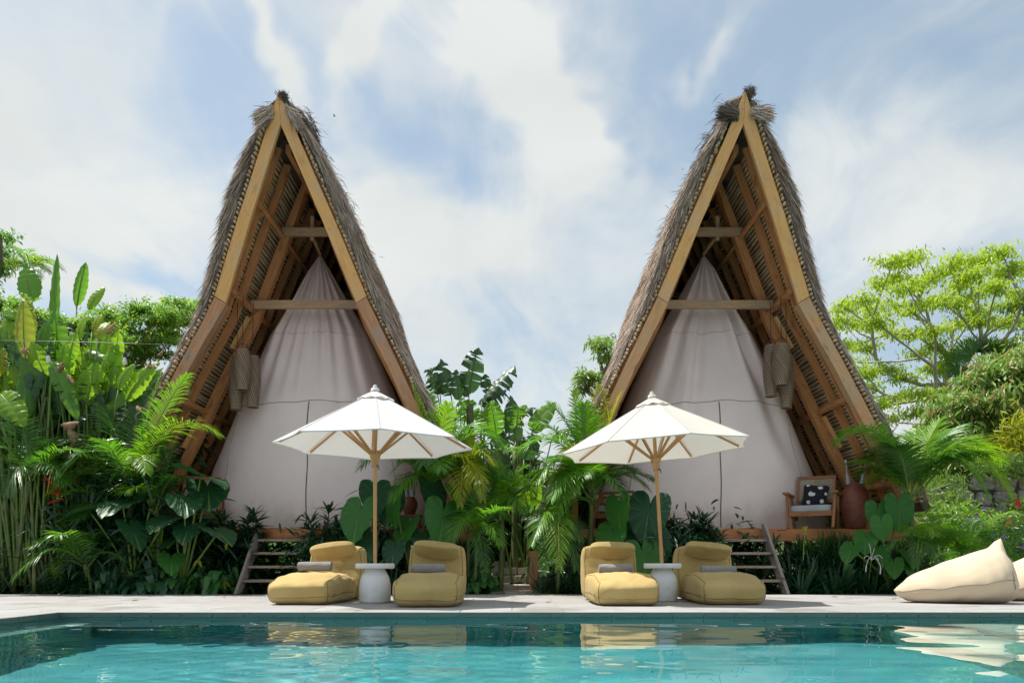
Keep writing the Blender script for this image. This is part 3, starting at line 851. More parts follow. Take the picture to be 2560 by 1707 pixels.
    b_ = bot+ax*r.uniform(0, .6, N)[:, None]+r.normal(0, .022, (N, 3))
    blades(g, b_, ax/np.linalg.norm(ax)+r.normal(0, .16, (N, 3)), (0, -1, 0), r.uniform(.08, .20, N), .012, .0, 2)
    b_ = top-ax*.1+r.normal(0, .03, (N, 3)); blades(g, b_, r.normal(0, 1, (N, 3))+np.array((0, 0, .5)), (0, -1, 0), r.uniform(.03, .09, N), .012, .1, 2)
    g.tube([bot, (bot+top)/2, top], [.05, .035, .05], 7)
    g.build('finial_tuft', 'ridge_thatch', H)
    # platform, front beam, posts, back wall
    g = G()
    for k in range(26): g.bar((xc-2.95, 12.45+k*.18, 1.02), (xc+2.95, 12.45+k*.18, 1.02), .17, .04)
    g.build('floor_planks', 'deck_wood', H)['kind'] = 'stuff'
    g = G(); g.bar((xc-3.0, 12.32, .93), (xc+3.0, 12.32, .93), .06, .20); g.build('front_beam', 'deck_wood', H)
    for sx in (-1, 1):
        for yy in (12.5, 14.8, 16.9):
            g = G(); g.bar((xc+sx*2.7, yy, -.1), (xc+sx*2.7, yy, .99), .14, .14, up=(0, 1, 0)); g.build('post', 'weathered_wood', H)
        g = G(); g.bar((xc+sx*2.52, 12.75, 1.04), (xc+sx*2.52, 12.75, 2.4), .11, .11, up=(0, 1, 0)); g.build('post', 'rafter_wood', H)
    g = G()
    for k in range(24):
        x0 = -2.76+k*.24; zt = 1.05
        for zz in np.arange(7.0, 1.05, -.1):
            if interp(HIN, zz) > abs(x0)+.12: zt = zz; break
        if zt > 1.1: g.bar((xc+x0, 17.0, 1.04), (xc+x0, 17.0, zt), .225, .03, up=(0, 1, 0))
    zz = [7.5, 6, 4.7, 3.6, 2.6, 1.5, 1.05]; pv = [(xc-interp(HIN, min(q, 7.28))-.25, 17.06, q) for q in zz]+[(xc+interp(HIN, min(q, 7.28))+.25, 17.06, q) for q in zz[::-1]]
    g.add(pv, [(i, i+1, 12-i, 13-i) for i in range(6)])
    g.build('gable_boards', 'rafter_wood', H)['kind'] = 'stuff'
    return H


house(-3.6, 'thatched A-frame house on the left, behind the white parasol with grey lined underside', 11, (.05, .0, -.03), 'board_red', .62)
house(3.6, 'thatched A-frame house on the right with a tall dark tuft leaning above its peak', 12, (.10, .05, .06), 'board_red_pale', .0)

# ------------------------------------------------------------------ tents
TW = [(1.04, 2.42), (2.18, 2.03), (3.32, 1.50), (3.6, 1.40), (4.69, .95), (5.3, .56), (5.8, .27), (6.2, .035)]
TF = [(1.04, 12.80), (3.32, 12.98), (4.7, 13.38), (6.2, 13.86)]
TR = [(1.04, 1.75), (3.32, 1.35), (4.7, .8), (6.2, .03)]


def tent(xc, label, folds, seed, brokenx=0.0):
    r = np.random.default_rng(seed)
    Tn = thing('canvas_tent', label, 'tent', (xc, 12.8, 1.04), group='canvas tents inside the thatched houses')
    zs = np.linspace(6.2, 1.04, 150); NU = 320
    def surf(phi, z):
        """phi: -1..1 across the front (x/w), extended round the back; returns point"""
        w = interp(TW, z); rr = interp(TR, z); yf = interp(TF, z)
        n = 2.9
        c = np.cos(phi); s = np.sin(phi)
        x = w*np.sign(c)*np.abs(c)**(2/n); y = yf+rr+rr*np.sign(s)*np.abs(s)**(2/n)
        # seam panel bulge and folds, pushing along the outward direction
        xr = x/np.maximum(w, .05)
        dsp = np.zeros_like(x); t = (6.2-z)/5.16
        for (x0, x1, wd, amp, z0, z1) in folds:
            fx = x0+(x1-x0)*t
            fade = np.clip((z-z1)/(z0-z1), 0, 1)**.7*np.clip(t/.06, 0, 1)
            q = (xr-fx)/wd
            dsp += 1.7*amp*fade*(np.exp(-q*q)-.8*np.exp(-((q-1.3)/.8)**2))
        dsp += .018*np.sin(xr*23+z*1.3)*np.clip(1-abs(t-.30)/.3, 0, 1)
        # diagonal drags in the lower wall, hem scallops
        dsp += .030*np.sin((x*2.1+z*3.3)+1.3*np.sin(z*1.7+x))*np.clip((t-.45)/.2, 0, 1)
        dsp += .012*np.sin((x*5.1-z*4.3)+seed)*np.clip((t-.62)/.2, 0, 1)
        dsp += -.03*np.exp(-((z-3.32)/.05)**2)*.4
        front = np.clip(-s*1.6, 0, 1)
        y = y-dsp*front
        z = z+.03*np.exp(-((t-1)/.02)**2)*np.abs(np.sin(xr*7))
        return np.stack([x+xc, y, z+0*x], -1)
    ph = np.linspace(0, 2*math.pi, NU, endpoint=False)
    P, Z = np.meshgrid(ph, zs)
    V = surf(P, Z)
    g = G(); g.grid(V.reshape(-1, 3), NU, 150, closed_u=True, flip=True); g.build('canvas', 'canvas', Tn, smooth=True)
    def phi_of(x, z):   # front angle for given x offset
        w = interp(TW, z); c = np.clip(x/w, -1, 1); c = np.sign(c)*np.abs(c)**(2.9/2)
        return -np.arccos(np.clip(c, -1, 1))
    def seam(pts, rad, mat, name):
        pts = np.array(pts); z = pts[:, 1]; q = surf(phi_of(pts[:, 0], z), z); q[:, 1] -= rad*.6
        g = G(); g.tube(q, rad, 5); g.build(name, mat, Tn)
    zz = np.linspace(3.30, 1.08, 40)
    wob = .015*np.sin(zz*5+seed)
    seam(np.stack([.03+wob*.6, zz], 1), .009, 'canvas_seam', 'zip')
    xx = np.linspace(-1.42, 1.42, 50); seam(np.stack([xx, 3.32+.02*np.sin(xx*3)+.012*np.sin(xx*9)-.05*abs(xx)], 1), .007, 'canvas_fold', 'cross_seam')
    for sx in (-1, 1):
        z3 = np.linspace(3.25, 1.08, 30); seam(np.stack([sx*(1.30+.16*(3.25-z3))+.02*np.sin(z3*4), z3], 1), .007, 'canvas_fold', 'side_seam')
    xx = np.linspace(-.85, .85, 40); seam(np.stack([xx, 4.62+.015*np.sin(xx*7)], 1), .004, 'canvas_fold', 'cross_seam')
    g = G(); g.lathe([(.001, 6.42), (.028, 6.40), (.03, 6.2), (.05, 6.12), (.06, 6.10)], (xc, 13.885, 0), 12); g.build('pole_tip', 'tie_wood', Tn, smooth=True)
    return Tn


fl = [(-.75, -.62, .10, .05, 5.6, 3.0), (-.5, -.50, .09, .06, 5.8, 2.9), (-.28, -.3, .07, .05, 5.9, 3.3), (-.1, -.12, .06, .055, 5.9, 3.2),
      (.1, .07, .06, .05, 5.9, 3.3), (.30, .28, .07, .06, 5.9, 3.0), (.52, .50, .09, .06, 5.8, 2.8), (.76, .70, .10, .05, 5.6, 2.6)]
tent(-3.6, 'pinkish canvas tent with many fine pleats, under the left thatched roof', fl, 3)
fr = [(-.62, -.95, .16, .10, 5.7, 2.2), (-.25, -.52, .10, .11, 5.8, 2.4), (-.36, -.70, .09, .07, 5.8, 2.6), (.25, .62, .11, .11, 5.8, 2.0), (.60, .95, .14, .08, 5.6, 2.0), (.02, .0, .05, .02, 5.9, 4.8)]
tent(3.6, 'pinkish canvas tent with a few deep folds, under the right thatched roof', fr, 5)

# ------------------------------------------------------------------ stairs
def staircase(xc, label):
    st = thing('wooden_staircase', label, 'stairs', (xc, 11.15, 0), group='wooden steps up to the houses')
    p0, p1 = (11.15, -.02), (12.24, 1.05)
    for sx in (-1, 1):
        x = xc+sx*.43; g = G()
        V = []; C = []
        for dx in (-.022, .022):
            for (y, z) in ((p0[0]-.03, 0.002), (p0[0]+.22, 0.002), (p1[0]+.03, p1[1]-.16), (p1[0]+.03, p1[1]+.06), (p1[0]-.08, p1[1]+.06)):
                V.append((x+dx, y, z)); C.append((math.hypot(y-11, z), dx, (y-11)-z))
        Q = [(0, 1, 6, 5), (1, 2, 7, 6), (2, 3, 8, 7), (3, 4, 9, 8), (4, 0, 5, 9), (0, 4, 2, 1), (5, 6, 7, 9)]
        g.add(V, Q, [(4, 3, 2), (9, 7, 8)], gc=C); g.build('stringer', 'weathered_wood', st)
    for k in range(4):
        z = .19+k*.215; y = 11.15+(z+.02)/1.07*1.09+.12
        g = G(); g.bar((xc-.408, y, z), (xc+.408, y, z), .24, .04); g.build('step', 'tread_wood', st)
    return st


s1 = staircase(-3.73, 'grey wooden staircase with four treads, left of the first mustard lounger')
s2 = staircase(3.73, 'grey wooden staircase with four treads, beside the rightmost mustard lounger')

# ------------------------------------------------------------------ woven lanterns
def lantern_mesh(h, rmax, seed):
    g = G(); prof = lambda s: rmax*(.62+.38*np.sin(np.pi*np.clip(s*.92+.10, 0, 1))**.9)
    n = 26
    for k in range(22):
        for dr in (-1, 1):
            s = np.linspace(0, 1, n); a = k/22*2*math.pi+dr*s*2.6
            rr = prof(s)+(.004 if dr > 0 else 0)
            P = np.stack([np.cos(a)*rr, np.sin(a)*rr, h/2-s*h], 1)
            tan = np.gradient(P, axis=0); tan = norm(tan); rad = norm(np.stack([np.cos(a), np.sin(a), 0*a], 1)); sd = np.cross(tan, rad)
            V = np.stack([P-sd*.0065, P+sd*.0065], 1); g.grid(V.reshape(-1, 3), 2, n)
    return g


def lantern(px, py, D, h, rmax, label, seed, tilt=0.0):
    c = at(px, py, D)
    L = thing('woven_lantern', label, 'lantern', tuple(c), group='woven lanterns hanging in clusters of three')
    shd = link('shade', lantern_mesh(h, rmax, seed).mesh('shade', 'rattan'), L, rot=(0, tilt, 0))
    g = G(); s = np.linspace(0, 1, 12); prof = [(max(.001, (rmax-.018)*(.62+.38*math.sin(math.pi*min(1, q*.92+.10))**.9)), h/2-q*h) for q in s]
    g.lathe(prof, n=16); link('lining', g.mesh('lining', 'rattan_inner', True), shd)
    for zz, rr in ((h/2, rmax*.74), (-h/2, rmax*.68)):
        g = G(); a = np.linspace(0, 2*math.pi, 25); g.tube(np.stack([np.cos(a)*rr, np.sin(a)*rr, np.full(25, zz)], 1), .009, 5)
        link('rim', g.mesh('rim', 'rattan'), shd)
    zt = 4.93-c.z
    g = G(); g.tube([(0, 0, h/2), (0, 0, h/2+.3), (0, .02, max(zt, h/2+.4))], .006, 5); a = np.linspace(0, math.pi, 9)
    g.tube(np.stack([np.cos(a)*rmax*.7, 0*a, h/2+np.sin(a)*.12], 1), .005, 4)
    link('cord', g.mesh('cord', 'black_metal'), L)


lantern(607, 925, 12.45, .66, .135, 'shortest and foremost woven lantern of the cluster in the left house', 1)
lantern(632, 955, 12.66, .86, .135, 'long woven lantern at the right of the cluster in the left house', 2)
lantern(593, 958, 12.70, .90, .135, 'long woven lantern at the left of the cluster in the left house', 3, .05)
lantern(1953, 913, 12.40, .67, .15, 'shortest and foremost woven lantern of the cluster in the right house', 4)
lantern(1927, 928, 12.62, .86, .13, 'long woven lantern at the left of the cluster in the right house', 5)
lantern(1966, 955, 12.68, .88, .13, 'lowest-hanging woven lantern, at the right of the cluster in the right house', 6)

# ------------------------------------------------------------------ parasols
def parasol(x, y, label, rot, lean, cloth, seed):
    U = thing('parasol', label, 'parasol', (x, y, 0), group='white parasols by the pool')
    U.rotation_euler = (0, lean, 0)
    R, zr, za = 1.165, 1.845, 2.47
    va = [rot+k*math.pi/4 for k in range(8)]
    r = np.random.default_rng(seed)
    g = G(); NS, NR = 10, 14
    def cpt(k, u, s):   # panel k, across u 0..1, outwards s 0..1
        a0, a1 = va[k], va[k]+math.pi/4
        p0 = np.array((math.cos(a0), math.sin(a0))); p1 = np.array((math.cos(a1), math.sin(a1)))
        q = p0*(1-u)+p1*u
        sag = 4*u*(1-u)
        rr = R*s*(1-.035*sag*s*s)
        z = za-(za-zr)*s**1.04-.020*sag*s*(1-s*.2)+.018*sag*s**6
        return np.array((q[0]*rr, q[1]*rr, z))
    for k in range(8):
        V = [cpt(k, u/NS, .16+.84*s/NR) for s in range(NR+1) for u in range(NS+1)]
        g.grid(np.array(V), NS+1, NR+1)
        # hem turned under
        V = []
        for u in range(NS+1):
            p = np.array(cpt(k, u/NS, 1.0)); V += [p, p*np.array((.996, .996, 1))+np.array((0, 0, -.012))]
        g.grid(np.array(V), 2, NS+1)
    link('canopy', g.mesh('canopy', cloth, True), U)
    for k in range(8):
        g = G(); g.tube(np.array([cpt(k, 0.0, .16+.84*q)+np.array((0, 0, .002)) for q in np.linspace(0, 1, 12)]), .0035, 4); link('panel_seam', g.mesh('panel_seam', 'seam_thread'), U.children[0])
    g = G()
    NA = 64
    V = []
    for s in np.linspace(.02, 1, 9):
        for j in range(NA):
            a = rot+j/NA*2*math.pi; rr = .215*s*(1+.04*math.sin(a*5+seed)); f = .008*math.sin(a*11+seed)*s**3
            V.append((math.cos(a)*rr, math.sin(a)*rr, za+.028-.118*s**1.1+f))
    g.grid(np.array(V), NA, 9, closed_u=True); link('vent_cap', g.mesh('vent_cap', cloth, True), U)
    g = G(); g.lathe([(.001, za+.095), (.018, za+.09), (.026, za+.075), (.025, za+.06), (.045, za+.05), (.055, za+.02)], n=16); link('finial', g.mesh('finial', cloth, True), U)
    g = G(); g.lathe([(.0225, .42), (.0225, za+.02)], n=16); g.C[-1] = g.V[-1][:, [2, 0, 1]]; link('pole', g.mesh('pole', 'umbrella_wood', True), U)
    g = G(); g.lathe([(.024, 1.60), (.040, 1.61), (.046, 1.66), (.043, 1.685), (.06, 1.70), (.066, 1.76), (.062, 1.785), (.03, 1.79)], n=20); g.C[-1] = g.V[-1][:, [2, 0, 1]]; link('hub', g.mesh('hub', 'umbrella_wood', True), U)
    g = G(); g.lathe([(.026, za-.12), (.06, za-.11), (.06, za-.06), (.026, za-.05)], n=16); link('top_hub', g.mesh('top_hub', 'umbrella_wood', True), U)
    for k in range(8):
        a = va[k]; c, s_ = math.cos(a), math.sin(a); e = .93
        zt = za-(za-zr)*e**1.04-.035
        g = G(); g.bar((c*.05, s_*.05, za-.085), (c*R*e, s_*R*e, zt), .016, .026); rb = link('rib', g.mesh('rib', 'umbrella_wood'), U)
        m = .46; zm = za-(za-zr)*m**1.04-.05
        g = G()
        for o_ in (-.011, .011):
            g.bar((c*.055-s_*o_, s_*.055+c*o_, 1.745), (c*R*m-s_*o_, s_*R*m+c*o_, zm), .008, .024)
        link('strut', g.mesh('strut', 'umbrella_wood'), rb)
    g = G(); g.tube([(.0, -.028, 1.64), (.045, -.03, 1.60), (.05, -.03, 1.56)], .006, 5); g.box((0, 0, 1.60), (.07, .012, .012)); link('pin', g.mesh('pin', 'bolt_metal'), U)
    return U


parasol(-1.615, 8.73, 'left white parasol with pure white underside, standing in the first white table', math.radians(13), 0.0, 'umbrella_cloth', 1)
parasol(1.86, 9.05, 'right white parasol with cream underside and a slightly leaning pole', math.radians(8), math.radians(-3.4), 'umbrella_cloth_cream', 2)

# ------------------------------------------------------------------ side tables
def side_table(x, y, label, cracked):
    t = thing('side_table', label, 'table', (x, y, 0), group='white round tables under the parasols')
    g = G(); g.lathe([(.03, .398), (.205, .398), (.224, .401), (.228, .407), (.228, .450), (.224, .457), (.215, .460), (.03, .460)], n=56); link('tabletop', g.mesh('tabletop', 'white_terrazzo', True), t)
    tb = t.children[0]
    for p in tb.data.polygons: pass
    g = G(); g.lathe([(.001, 0), (.165, 0.0), (.176, .006), (.181, .02), (.184, .12), (.182, .20), (.172, .27), (.155, .32), (.130, .36), (.118, .385), (.115, .398)], n=56); link('pedestal', g.mesh('pedestal', 'white_terrazzo', True), t)
    m = tb.modifiers.new('edge', 'EDGE_SPLIT'); m.split_angle = math.radians(40)
    return t


side_table(-1.615, 8.73, 'white round table with bell-shaped foot between the two left loungers', 0)
side_table(1.84, 9.05, 'white round table with bell-shaped foot between the two right loungers', 1)

# ------------------------------------------------------------------ loungers
def soft_box(c, d, e=.35, n=14, puff=0.0, fn=None):
    """rounded box surface with cube topology; e = roundness 0..1; returns V,Q (separate faces merged by position later)"""
    V = []; Q = []; idx = {}
    hx, hy, hz = d[0]/2, d[1]/2, d[2]/2
    def vert(p):
        key = (round(p[0]*n), round(p[1]*n), round(p[2]*n))
        if key not in idx:
            idx[key] = len(V); V.append(p)
        return idx[key]
    lin = [2*i/n-1 for i in range(n+1)]
    for ax in range(3):
        for sg in (-1, 1):
            for i in range(n):
                for j in range(n):
                    cs = []
                    for (a, b) in ((i, j), (i+1, j), (i+1, j+1), (i, j+1)):
                        p = [0, 0, 0]; p[ax] = sg; p[(ax+1) % 3] = lin[a]; p[(ax+2) % 3] = lin[b]; cs.append(vert(tuple(p)))
                    Q.append(cs if sg > 0 else cs[::-1])
    P = np.array(V)
    mx = np.abs(P)
    sph = P/np.linalg.norm(P, axis=1, keepdims=True)
    # p-norm style rounding
    pn = (np.sum(mx**(2+6*(1-e)), axis=1)**(1/(2+6*(1-e))))[:, None]
    Pn = P/pn
    out = Pn*np.array((hx, hy, hz))
    if puff: out *= 1+puff*(1-np.clip(np.linalg.norm(Pn, axis=1, keepdims=True)-1, 0, 1))
    out = out+np.array(c)
    if fn is not None: out = fn(out, P)
    soft_box.U = P
    return out, np.array(Q)


def edge_pts(V, U, cond, axis, off=1.004, c=(0, 0, 0)):
    k = np.where(cond)[0]; k = k[np.argsort(U[k, axis])]; c = np.array(c)
    return c+(V[k]-c)*off


def wrinkle(P, amp, sc, seed):
    r = np.random.default_rng(seed); d = np.zeros(len(P))
    for _ in range(7):
        k = r.normal(0, 1, 3)*sc; d += np.sin(P@k+r.uniform(0, 6.28))/7
    return d*amp


def lounger(x, y, yaw, w, label, seed, pillow_tilt):
    r = np.random.default_rng(seed)
    Lg = thing('lounger', label, 'lounger', (x, y, 0), yaw, group='mustard padded loungers on the pool deck')
    # local frame: front at -Y, x across
    def f_seat(P, U):
        P = P.copy(); yy = (P[:, 1]+.60)/1.2       # 0 front .. 1 rear
        top = U[:, 2] > 0
        # front bulge, dip towards the back where one sits
        P[:, 2] *= np.where(P[:, 2] > .10, 1-.30*(1-np.clip(yy/.42, 0, 1))**1.5-.10*np.clip(yy-.45, 0, 1), 1)
        P[:, 2] += np.where(P[:, 2] > .12, -.02*(np.abs(P[:, 0])/(w/2))**3, 0)
        P[:, 0] *= 1+.04*np.sin(np.clip(P[:, 2]/.35, 0, 1)*math.pi)
        P[:, 1] -= .03*np.sin(np.clip(P[:, 2]/.35, 0, 1)*math.pi)*(yy < .5)
        n = wrinkle(P, .020, 9, seed)+wrinkle(P, .010, 24, seed+1)
        P[:, 2] += n*(P[:, 2] > .05); P[:, 0] += n*.7*np.sign(P[:, 0])
        P[:, 2] = np.maximum(P[:, 2], 0.0); P[P[:, 2] < .03, 0] *= .97
        return P
    V, Q = soft_box((0, 0, .175), (w, 1.22, .37), .33, 26, fn=f_seat)
    seatV, seatU = V, soft_box.U; g = G(); g.add(V, Q); seat = link('seat_cushion', g.mesh('seat_cushion', 'mustard_cloth', True), Lg)
    # backrest: wedge behind, leaning back
    def f_back(P, U):
        P = P.copy(); t = np.clip((P[:, 2])/.70, 0, 1)
        P[:, 1] += .22*t+.03
        th = 1-.45*t**1.5
        P[:, 1] = (P[:, 1]-.80)*th+.80
        P[:, 0] *= 1+.03*np.sin(t*math.pi)-.02*t
        # corners pulled into ears
        ear = np.clip((np.abs(P[:, 0])/(w/2)-.8)/.2, 0, 1)*np.clip((t-.82)/.18, 0, 1)
        P[:, 2] += .03*ear
        n = wrinkle(P, .016, 9, seed+5)+wrinkle(P, .008, 26, seed+6)
        P[:, 1] += n; P[:, 0] += n*.6*np.sign(P[:, 0]); P[:, 2] = np.maximum(P[:, 2], 0)
        return P
    V, Q = soft_box((0, .80, .345), (w-.015, .36, .69), .20, 22, fn=f_back)
    backV, backU = V, soft_box.U; g = G(); g.add(V, Q); back = link('backrest', g.mesh('backrest', 'mustard_cloth', True), Lg)
    # head pillow draped on the top front edge
    def f_pil(P, U):
        P = P.copy(); n = wrinkle(P, .014, 16, seed+9)
        ed = (np.abs(P[:, 0])/(w*.39))
        P[:, 2] = P[:, 2]*(1-.32*ed**3)+n; P[:, 1] = P[:, 1]*(1-.2*ed**4)+n*.5
        return P
    V, Q = soft_box((0, 0, 0), (w*.80, .25, .105), .22, 18, fn=f_pil)
    g = G(); g.add(V, Q)
    link('head_pillow', g.mesh('head_pillow', 'mustard_cloth', True), Lg, (.01, .665, .622), (math.radians(-36), pillow_tilt, 0))
    # piping along the seams
    for (VV, UU, c, host) in ((seatV, seatU, (0, 0, .17), seat), (backV, backU, (0, .8, .34), back)):
        for sx in (-1, 1):
            sets = [(np.isclose(UU[:, 0], sx) & np.isclose(UU[:, 1], -1), 2), (np.isclose(UU[:, 0], sx) & np.isclose(UU[:, 2], 1), 1)]
            for cond, ax in sets:
                P = edge_pts(VV, UU, cond, ax, 1.003, c)
                g = G(); g.tube(P, .0036, 5); link('piping', g.mesh('piping', 'piping_cloth', True), host)
    return Lg


lounger(-2.33, 8.75, math.radians(-4), .72, 'mustard lounger at the far left, its front half in sunlight', 1, -.14)
lounger(-.91, 8.30, math.radians(1), .70, 'mustard lounger fully in shade, between the left table and the gap in the plants', 2, .10)
lounger(1.25, 8.56, math.radians(1), .70, 'pale sunlit mustard lounger with palm shadows on its backrest', 3, .02)
lounger(2.46, 8.72, math.radians(-1), .73, 'mustard lounger at the far right, beside the right staircase', 4, .11)


def towel(px, py, D, L, rz, label, seed):
    c = at(px, py, D); t = thing('rolled_towel', label, 'towel', tuple(c), rz, group='rolled grey towels on the loungers')
    g = G(); R = .056; n = 30; m = 18; V = []
    xs = np.linspace(-L/2, L/2, m)
    r = np.random.default_rng(seed)
    for i, xx in enumerate(xs):
        a = np.linspace(0, 2*math.pi, n, endpoint=False)
        rr = R*(1+.03*np.sin(a*3+i*.7)+r.normal(0, .008, n)); e = min(1, .90+.1*min(i, m-1-i)/1.0)
        V.append(np.stack([np.full(n, xx), np.cos(a)*rr*e, np.sin(a)*rr*e*.96], 1))
    g.grid(np.concatenate(V), n, m, closed_u=True, flip=True); link('roll', g.mesh('roll', 'towel_grey', True), t)
    for sx in (-1, 1):
        g = G(); a = np.linspace(0, 2*math.pi*3.6, 80); rr = .004+(R*.92-.004)*a/a[-1]
        g.tube(np.stack([np.full(80, sx*(L/2+.001)), np.cos(a)*rr, np.sin(a)*rr], 1), .0055, 5)
        link('spiral_end', g.mesh('spiral_end', 'towel_grey', True), t)
    return t


towel(788, 1415, 8.72, .385, math.radians(-4), 'rolled grey towel half in sunlight on the far left lounger', 1)
towel(1071, 1421, 8.42, .375, 0, 'rolled grey towel on the shaded lounger just right of the left table', 2)
towel(1538, 1421, 8.62, .375, math.radians(2), 'rolled grey towel with its left end in sun, on the palm-shadowed lounger', 3)
towel(1795, 1425, 8.72, .40, math.radians(2), 'rolled grey towel on the far right lounger', 4)

# ------------------------------------------------------------------ bean bags
def bean_bag(x, y, rz, sc, label, seed):
    B = thing('bean_bag', label, 'bean bag', (x, y, 0), rz, group='beige bean bags')
    # sections along x: tip (x=0) to the steep right side (x=1.33)
    xs = [0, .06, .18, .34, .52, .70, .88, 1.02, 1.13, 1.22, 1.28, 1.31]
    top = [.135, .19, .30, .395, .475, .54, .60, .635, .66, .585, .40, .24]
    bot = [.125, .06, .015, .0, .0, .0, .0, .0, .0, .0, .02, .08]
    wd = [.012, .10, .24, .36, .45, .50, .52, .50, .42, .36, .28, .14]
    N = 48; n = 44; xi = np.linspace(0, 1, n)**1.0*1.31
    V = []
    for q in xi:
        t, b, w = np.interp(q, xs, top), np.interp(q, xs, bot), np.interp(q, xs, wd)
        a = np.linspace(0, 2*math.pi, N, endpoint=False); c, s = np.cos(a), np.sin(a)
        ex = .75 if q < 1.0 else .85
        yy = w*np.sign(c)*np.abs(c)**ex; zz = (t+b)/2+(t-b)/2*np.sign(s)*np.abs(s)**(.95)
        yy = yy*(1-.45*np.clip((zz-b)/(t-b+1e-6), 0, 1)**2)
        V.append(np.stack([np.full(N, q), yy, zz], 1))
    V = np.concatenate(V)
    V[:, 2] += wrinkle(V, .03, 7, seed)*(V[:, 2] > .03)+wrinkle(V, .014, 20, seed+1)*(V[:, 2] > .03)
    V[:, 1] += wrinkle(V, .03, 6, seed+3)
    # the ear: pull the ridge up near x=1.13
    e = np.exp(-((V[:, 0]-1.17)/.06)**2)*np.clip((V[:, 2]-.52)/.12, 0, 1)*np.exp(-(V[:, 1]/.10)**2)
    V[:, 2] += .14*e; V[:, 0] += .05*e
    V[:, 2] = np.maximum(V[:, 2], 0); V *= sc
    g = G(); g.grid(V, N, n, closed_u=True, flip=True)
    c0 = V[-N:].mean(0); k = g.n; g.add([c0]); g.T.append(np.array([((n-1)*N+j, (n-1)*N+(j+1) % N, k) for j in range(N)])); g.TM.append(np.zeros(N, int))
    link('cover', g.mesh('cover', 'beige_cloth', True), B)
    Vg = V.reshape(n, N, 3)
    g = G(); j = int(N*.54)
    g.tube(Vg[1:n-4, j]+np.array((0, -.002, 0)), .003, 5)
    jj = [int(v) for v in np.linspace(N*.72, N*.50, 12)]
    link('seam', g.mesh('seam', 'beige_seam'), B)
    g = G(); col = int(n*.90); P = [Vg[min(col+int(2*math.sin(i*.5)), n-1), jx]+np.array((0.003, -.003, 0)) for i, jx in enumerate(range(int(N*.33), int(N*.62)))]
    g.tube(np.array(P), .0035, 5); link('zip', g.mesh('zip', 'beige_seam'), B)
    return B


bean_bag(4.52, 8.75, math.radians(-6), .98, 'beige bean bag in full view, its pointed tip towards the loungers', 1)
bean_bag(5.80, 9.15, math.radians(8), 1.02, 'beige bean bag cut off by the right edge of the picture', 4)

# ------------------------------------------------------------------ armchairs, jars
def armchair(x, y, z, rz, label, pillow=None):
    A = thing('armchair', label, 'armchair', (x, y, z), rz, group='low wooden armchairs on the house platforms')
    w, dp = .70, .62
    for sx in (-1, 1):
        g = G(); g.bar((sx*w/2, -.34, 0), (sx*(w/2+.02), -.24, .56), .045, .06, up=(0, 1, 0)); link('leg', g.mesh('leg', 'teak'), A)
        g = G(); g.bar((sx*w/2, .36, 0), (sx*(w/2+.02), .16, .56), .045, .06, up=(0, 1, 0)); link('leg', g.mesh('leg', 'teak'), A)
        g = G(); g.bar((sx*(w/2+.03), -.38, .585), (sx*(w/2+.03), .30, .57), .09, .035); link('armrest', g.mesh('armrest', 'teak'), A)
        g = G(); g.bar((sx*(w/2-.04), -.30, .24), (sx*(w/2-.04), .34, .20), .035, .08); link('seat_rail', g.mesh('seat_rail', 'teak'), A)
        g = G(); g.bar((sx*(w/2-.06), .22, .22), (sx*(w/2-.06), .42, .90), .04, .05, up=(0, 1, 0)); link('back_post', g.mesh('back_post', 'teak'), A)
    g = G(); g.bar((-w/2+.02, -.31, .24), (w/2-.02, -.31, .24), .035, .08); link('seat_rail', g.mesh('seat_rail', 'teak'), A)
    g = G(); g.bar((-w/2+.04, .425, .90), (w/2-.04, .425, .90), .04, .06); link('top_rail', g.mesh('top_rail', 'teak'), A)
    g = G(); g.bar((-w/2+.06, .30, .48), (w/2-.06, .30, .48), .03, .05); link('cross_rail', g.mesh('cross_rail', 'teak'), A)
    g = G()
    for k in range(27):
        u = -w/2+.085+k*(w-.17)/26; g.bar((u, .30, .50), (u, .415, .88), .008, .004, up=(0, 1, 0))
    for k in range(18):
        t = k/17; g.bar((-w/2+.08, .30+.115*t, .50+.38*t), (w/2-.08, .30+.115*t, .50+.38*t), .004, .008)
    link('cane_panel', g.mesh('cane_panel', 'cane'), A)
    V, Q = soft_box((0, -.02, .325), (w-.05, .66, .12), .15, 12, fn=lambda P, U: P+np.stack([0*P[:, 0], 0*P[:, 0], wrinkle(P, .01, 12, 3)], 1))
    g = G(); g.add(V, Q); link('seat_cushion', g.mesh('seat_cushion', 'grey_cushion', True), A)
    return A


armchair(5.06, 12.44, 1.04, math.radians(-30), 'teak armchair with grey seat and cane back beside the tall red jar', True)
armchair(1.74, 12.52, 1.04, math.radians(72), 'teak armchair half hidden by leaves, facing the right tent from its left', None)
armchair(-5.28, 12.46, 1.04, math.radians(14), 'armchair half hidden behind the big leaves beside the left tent', None)


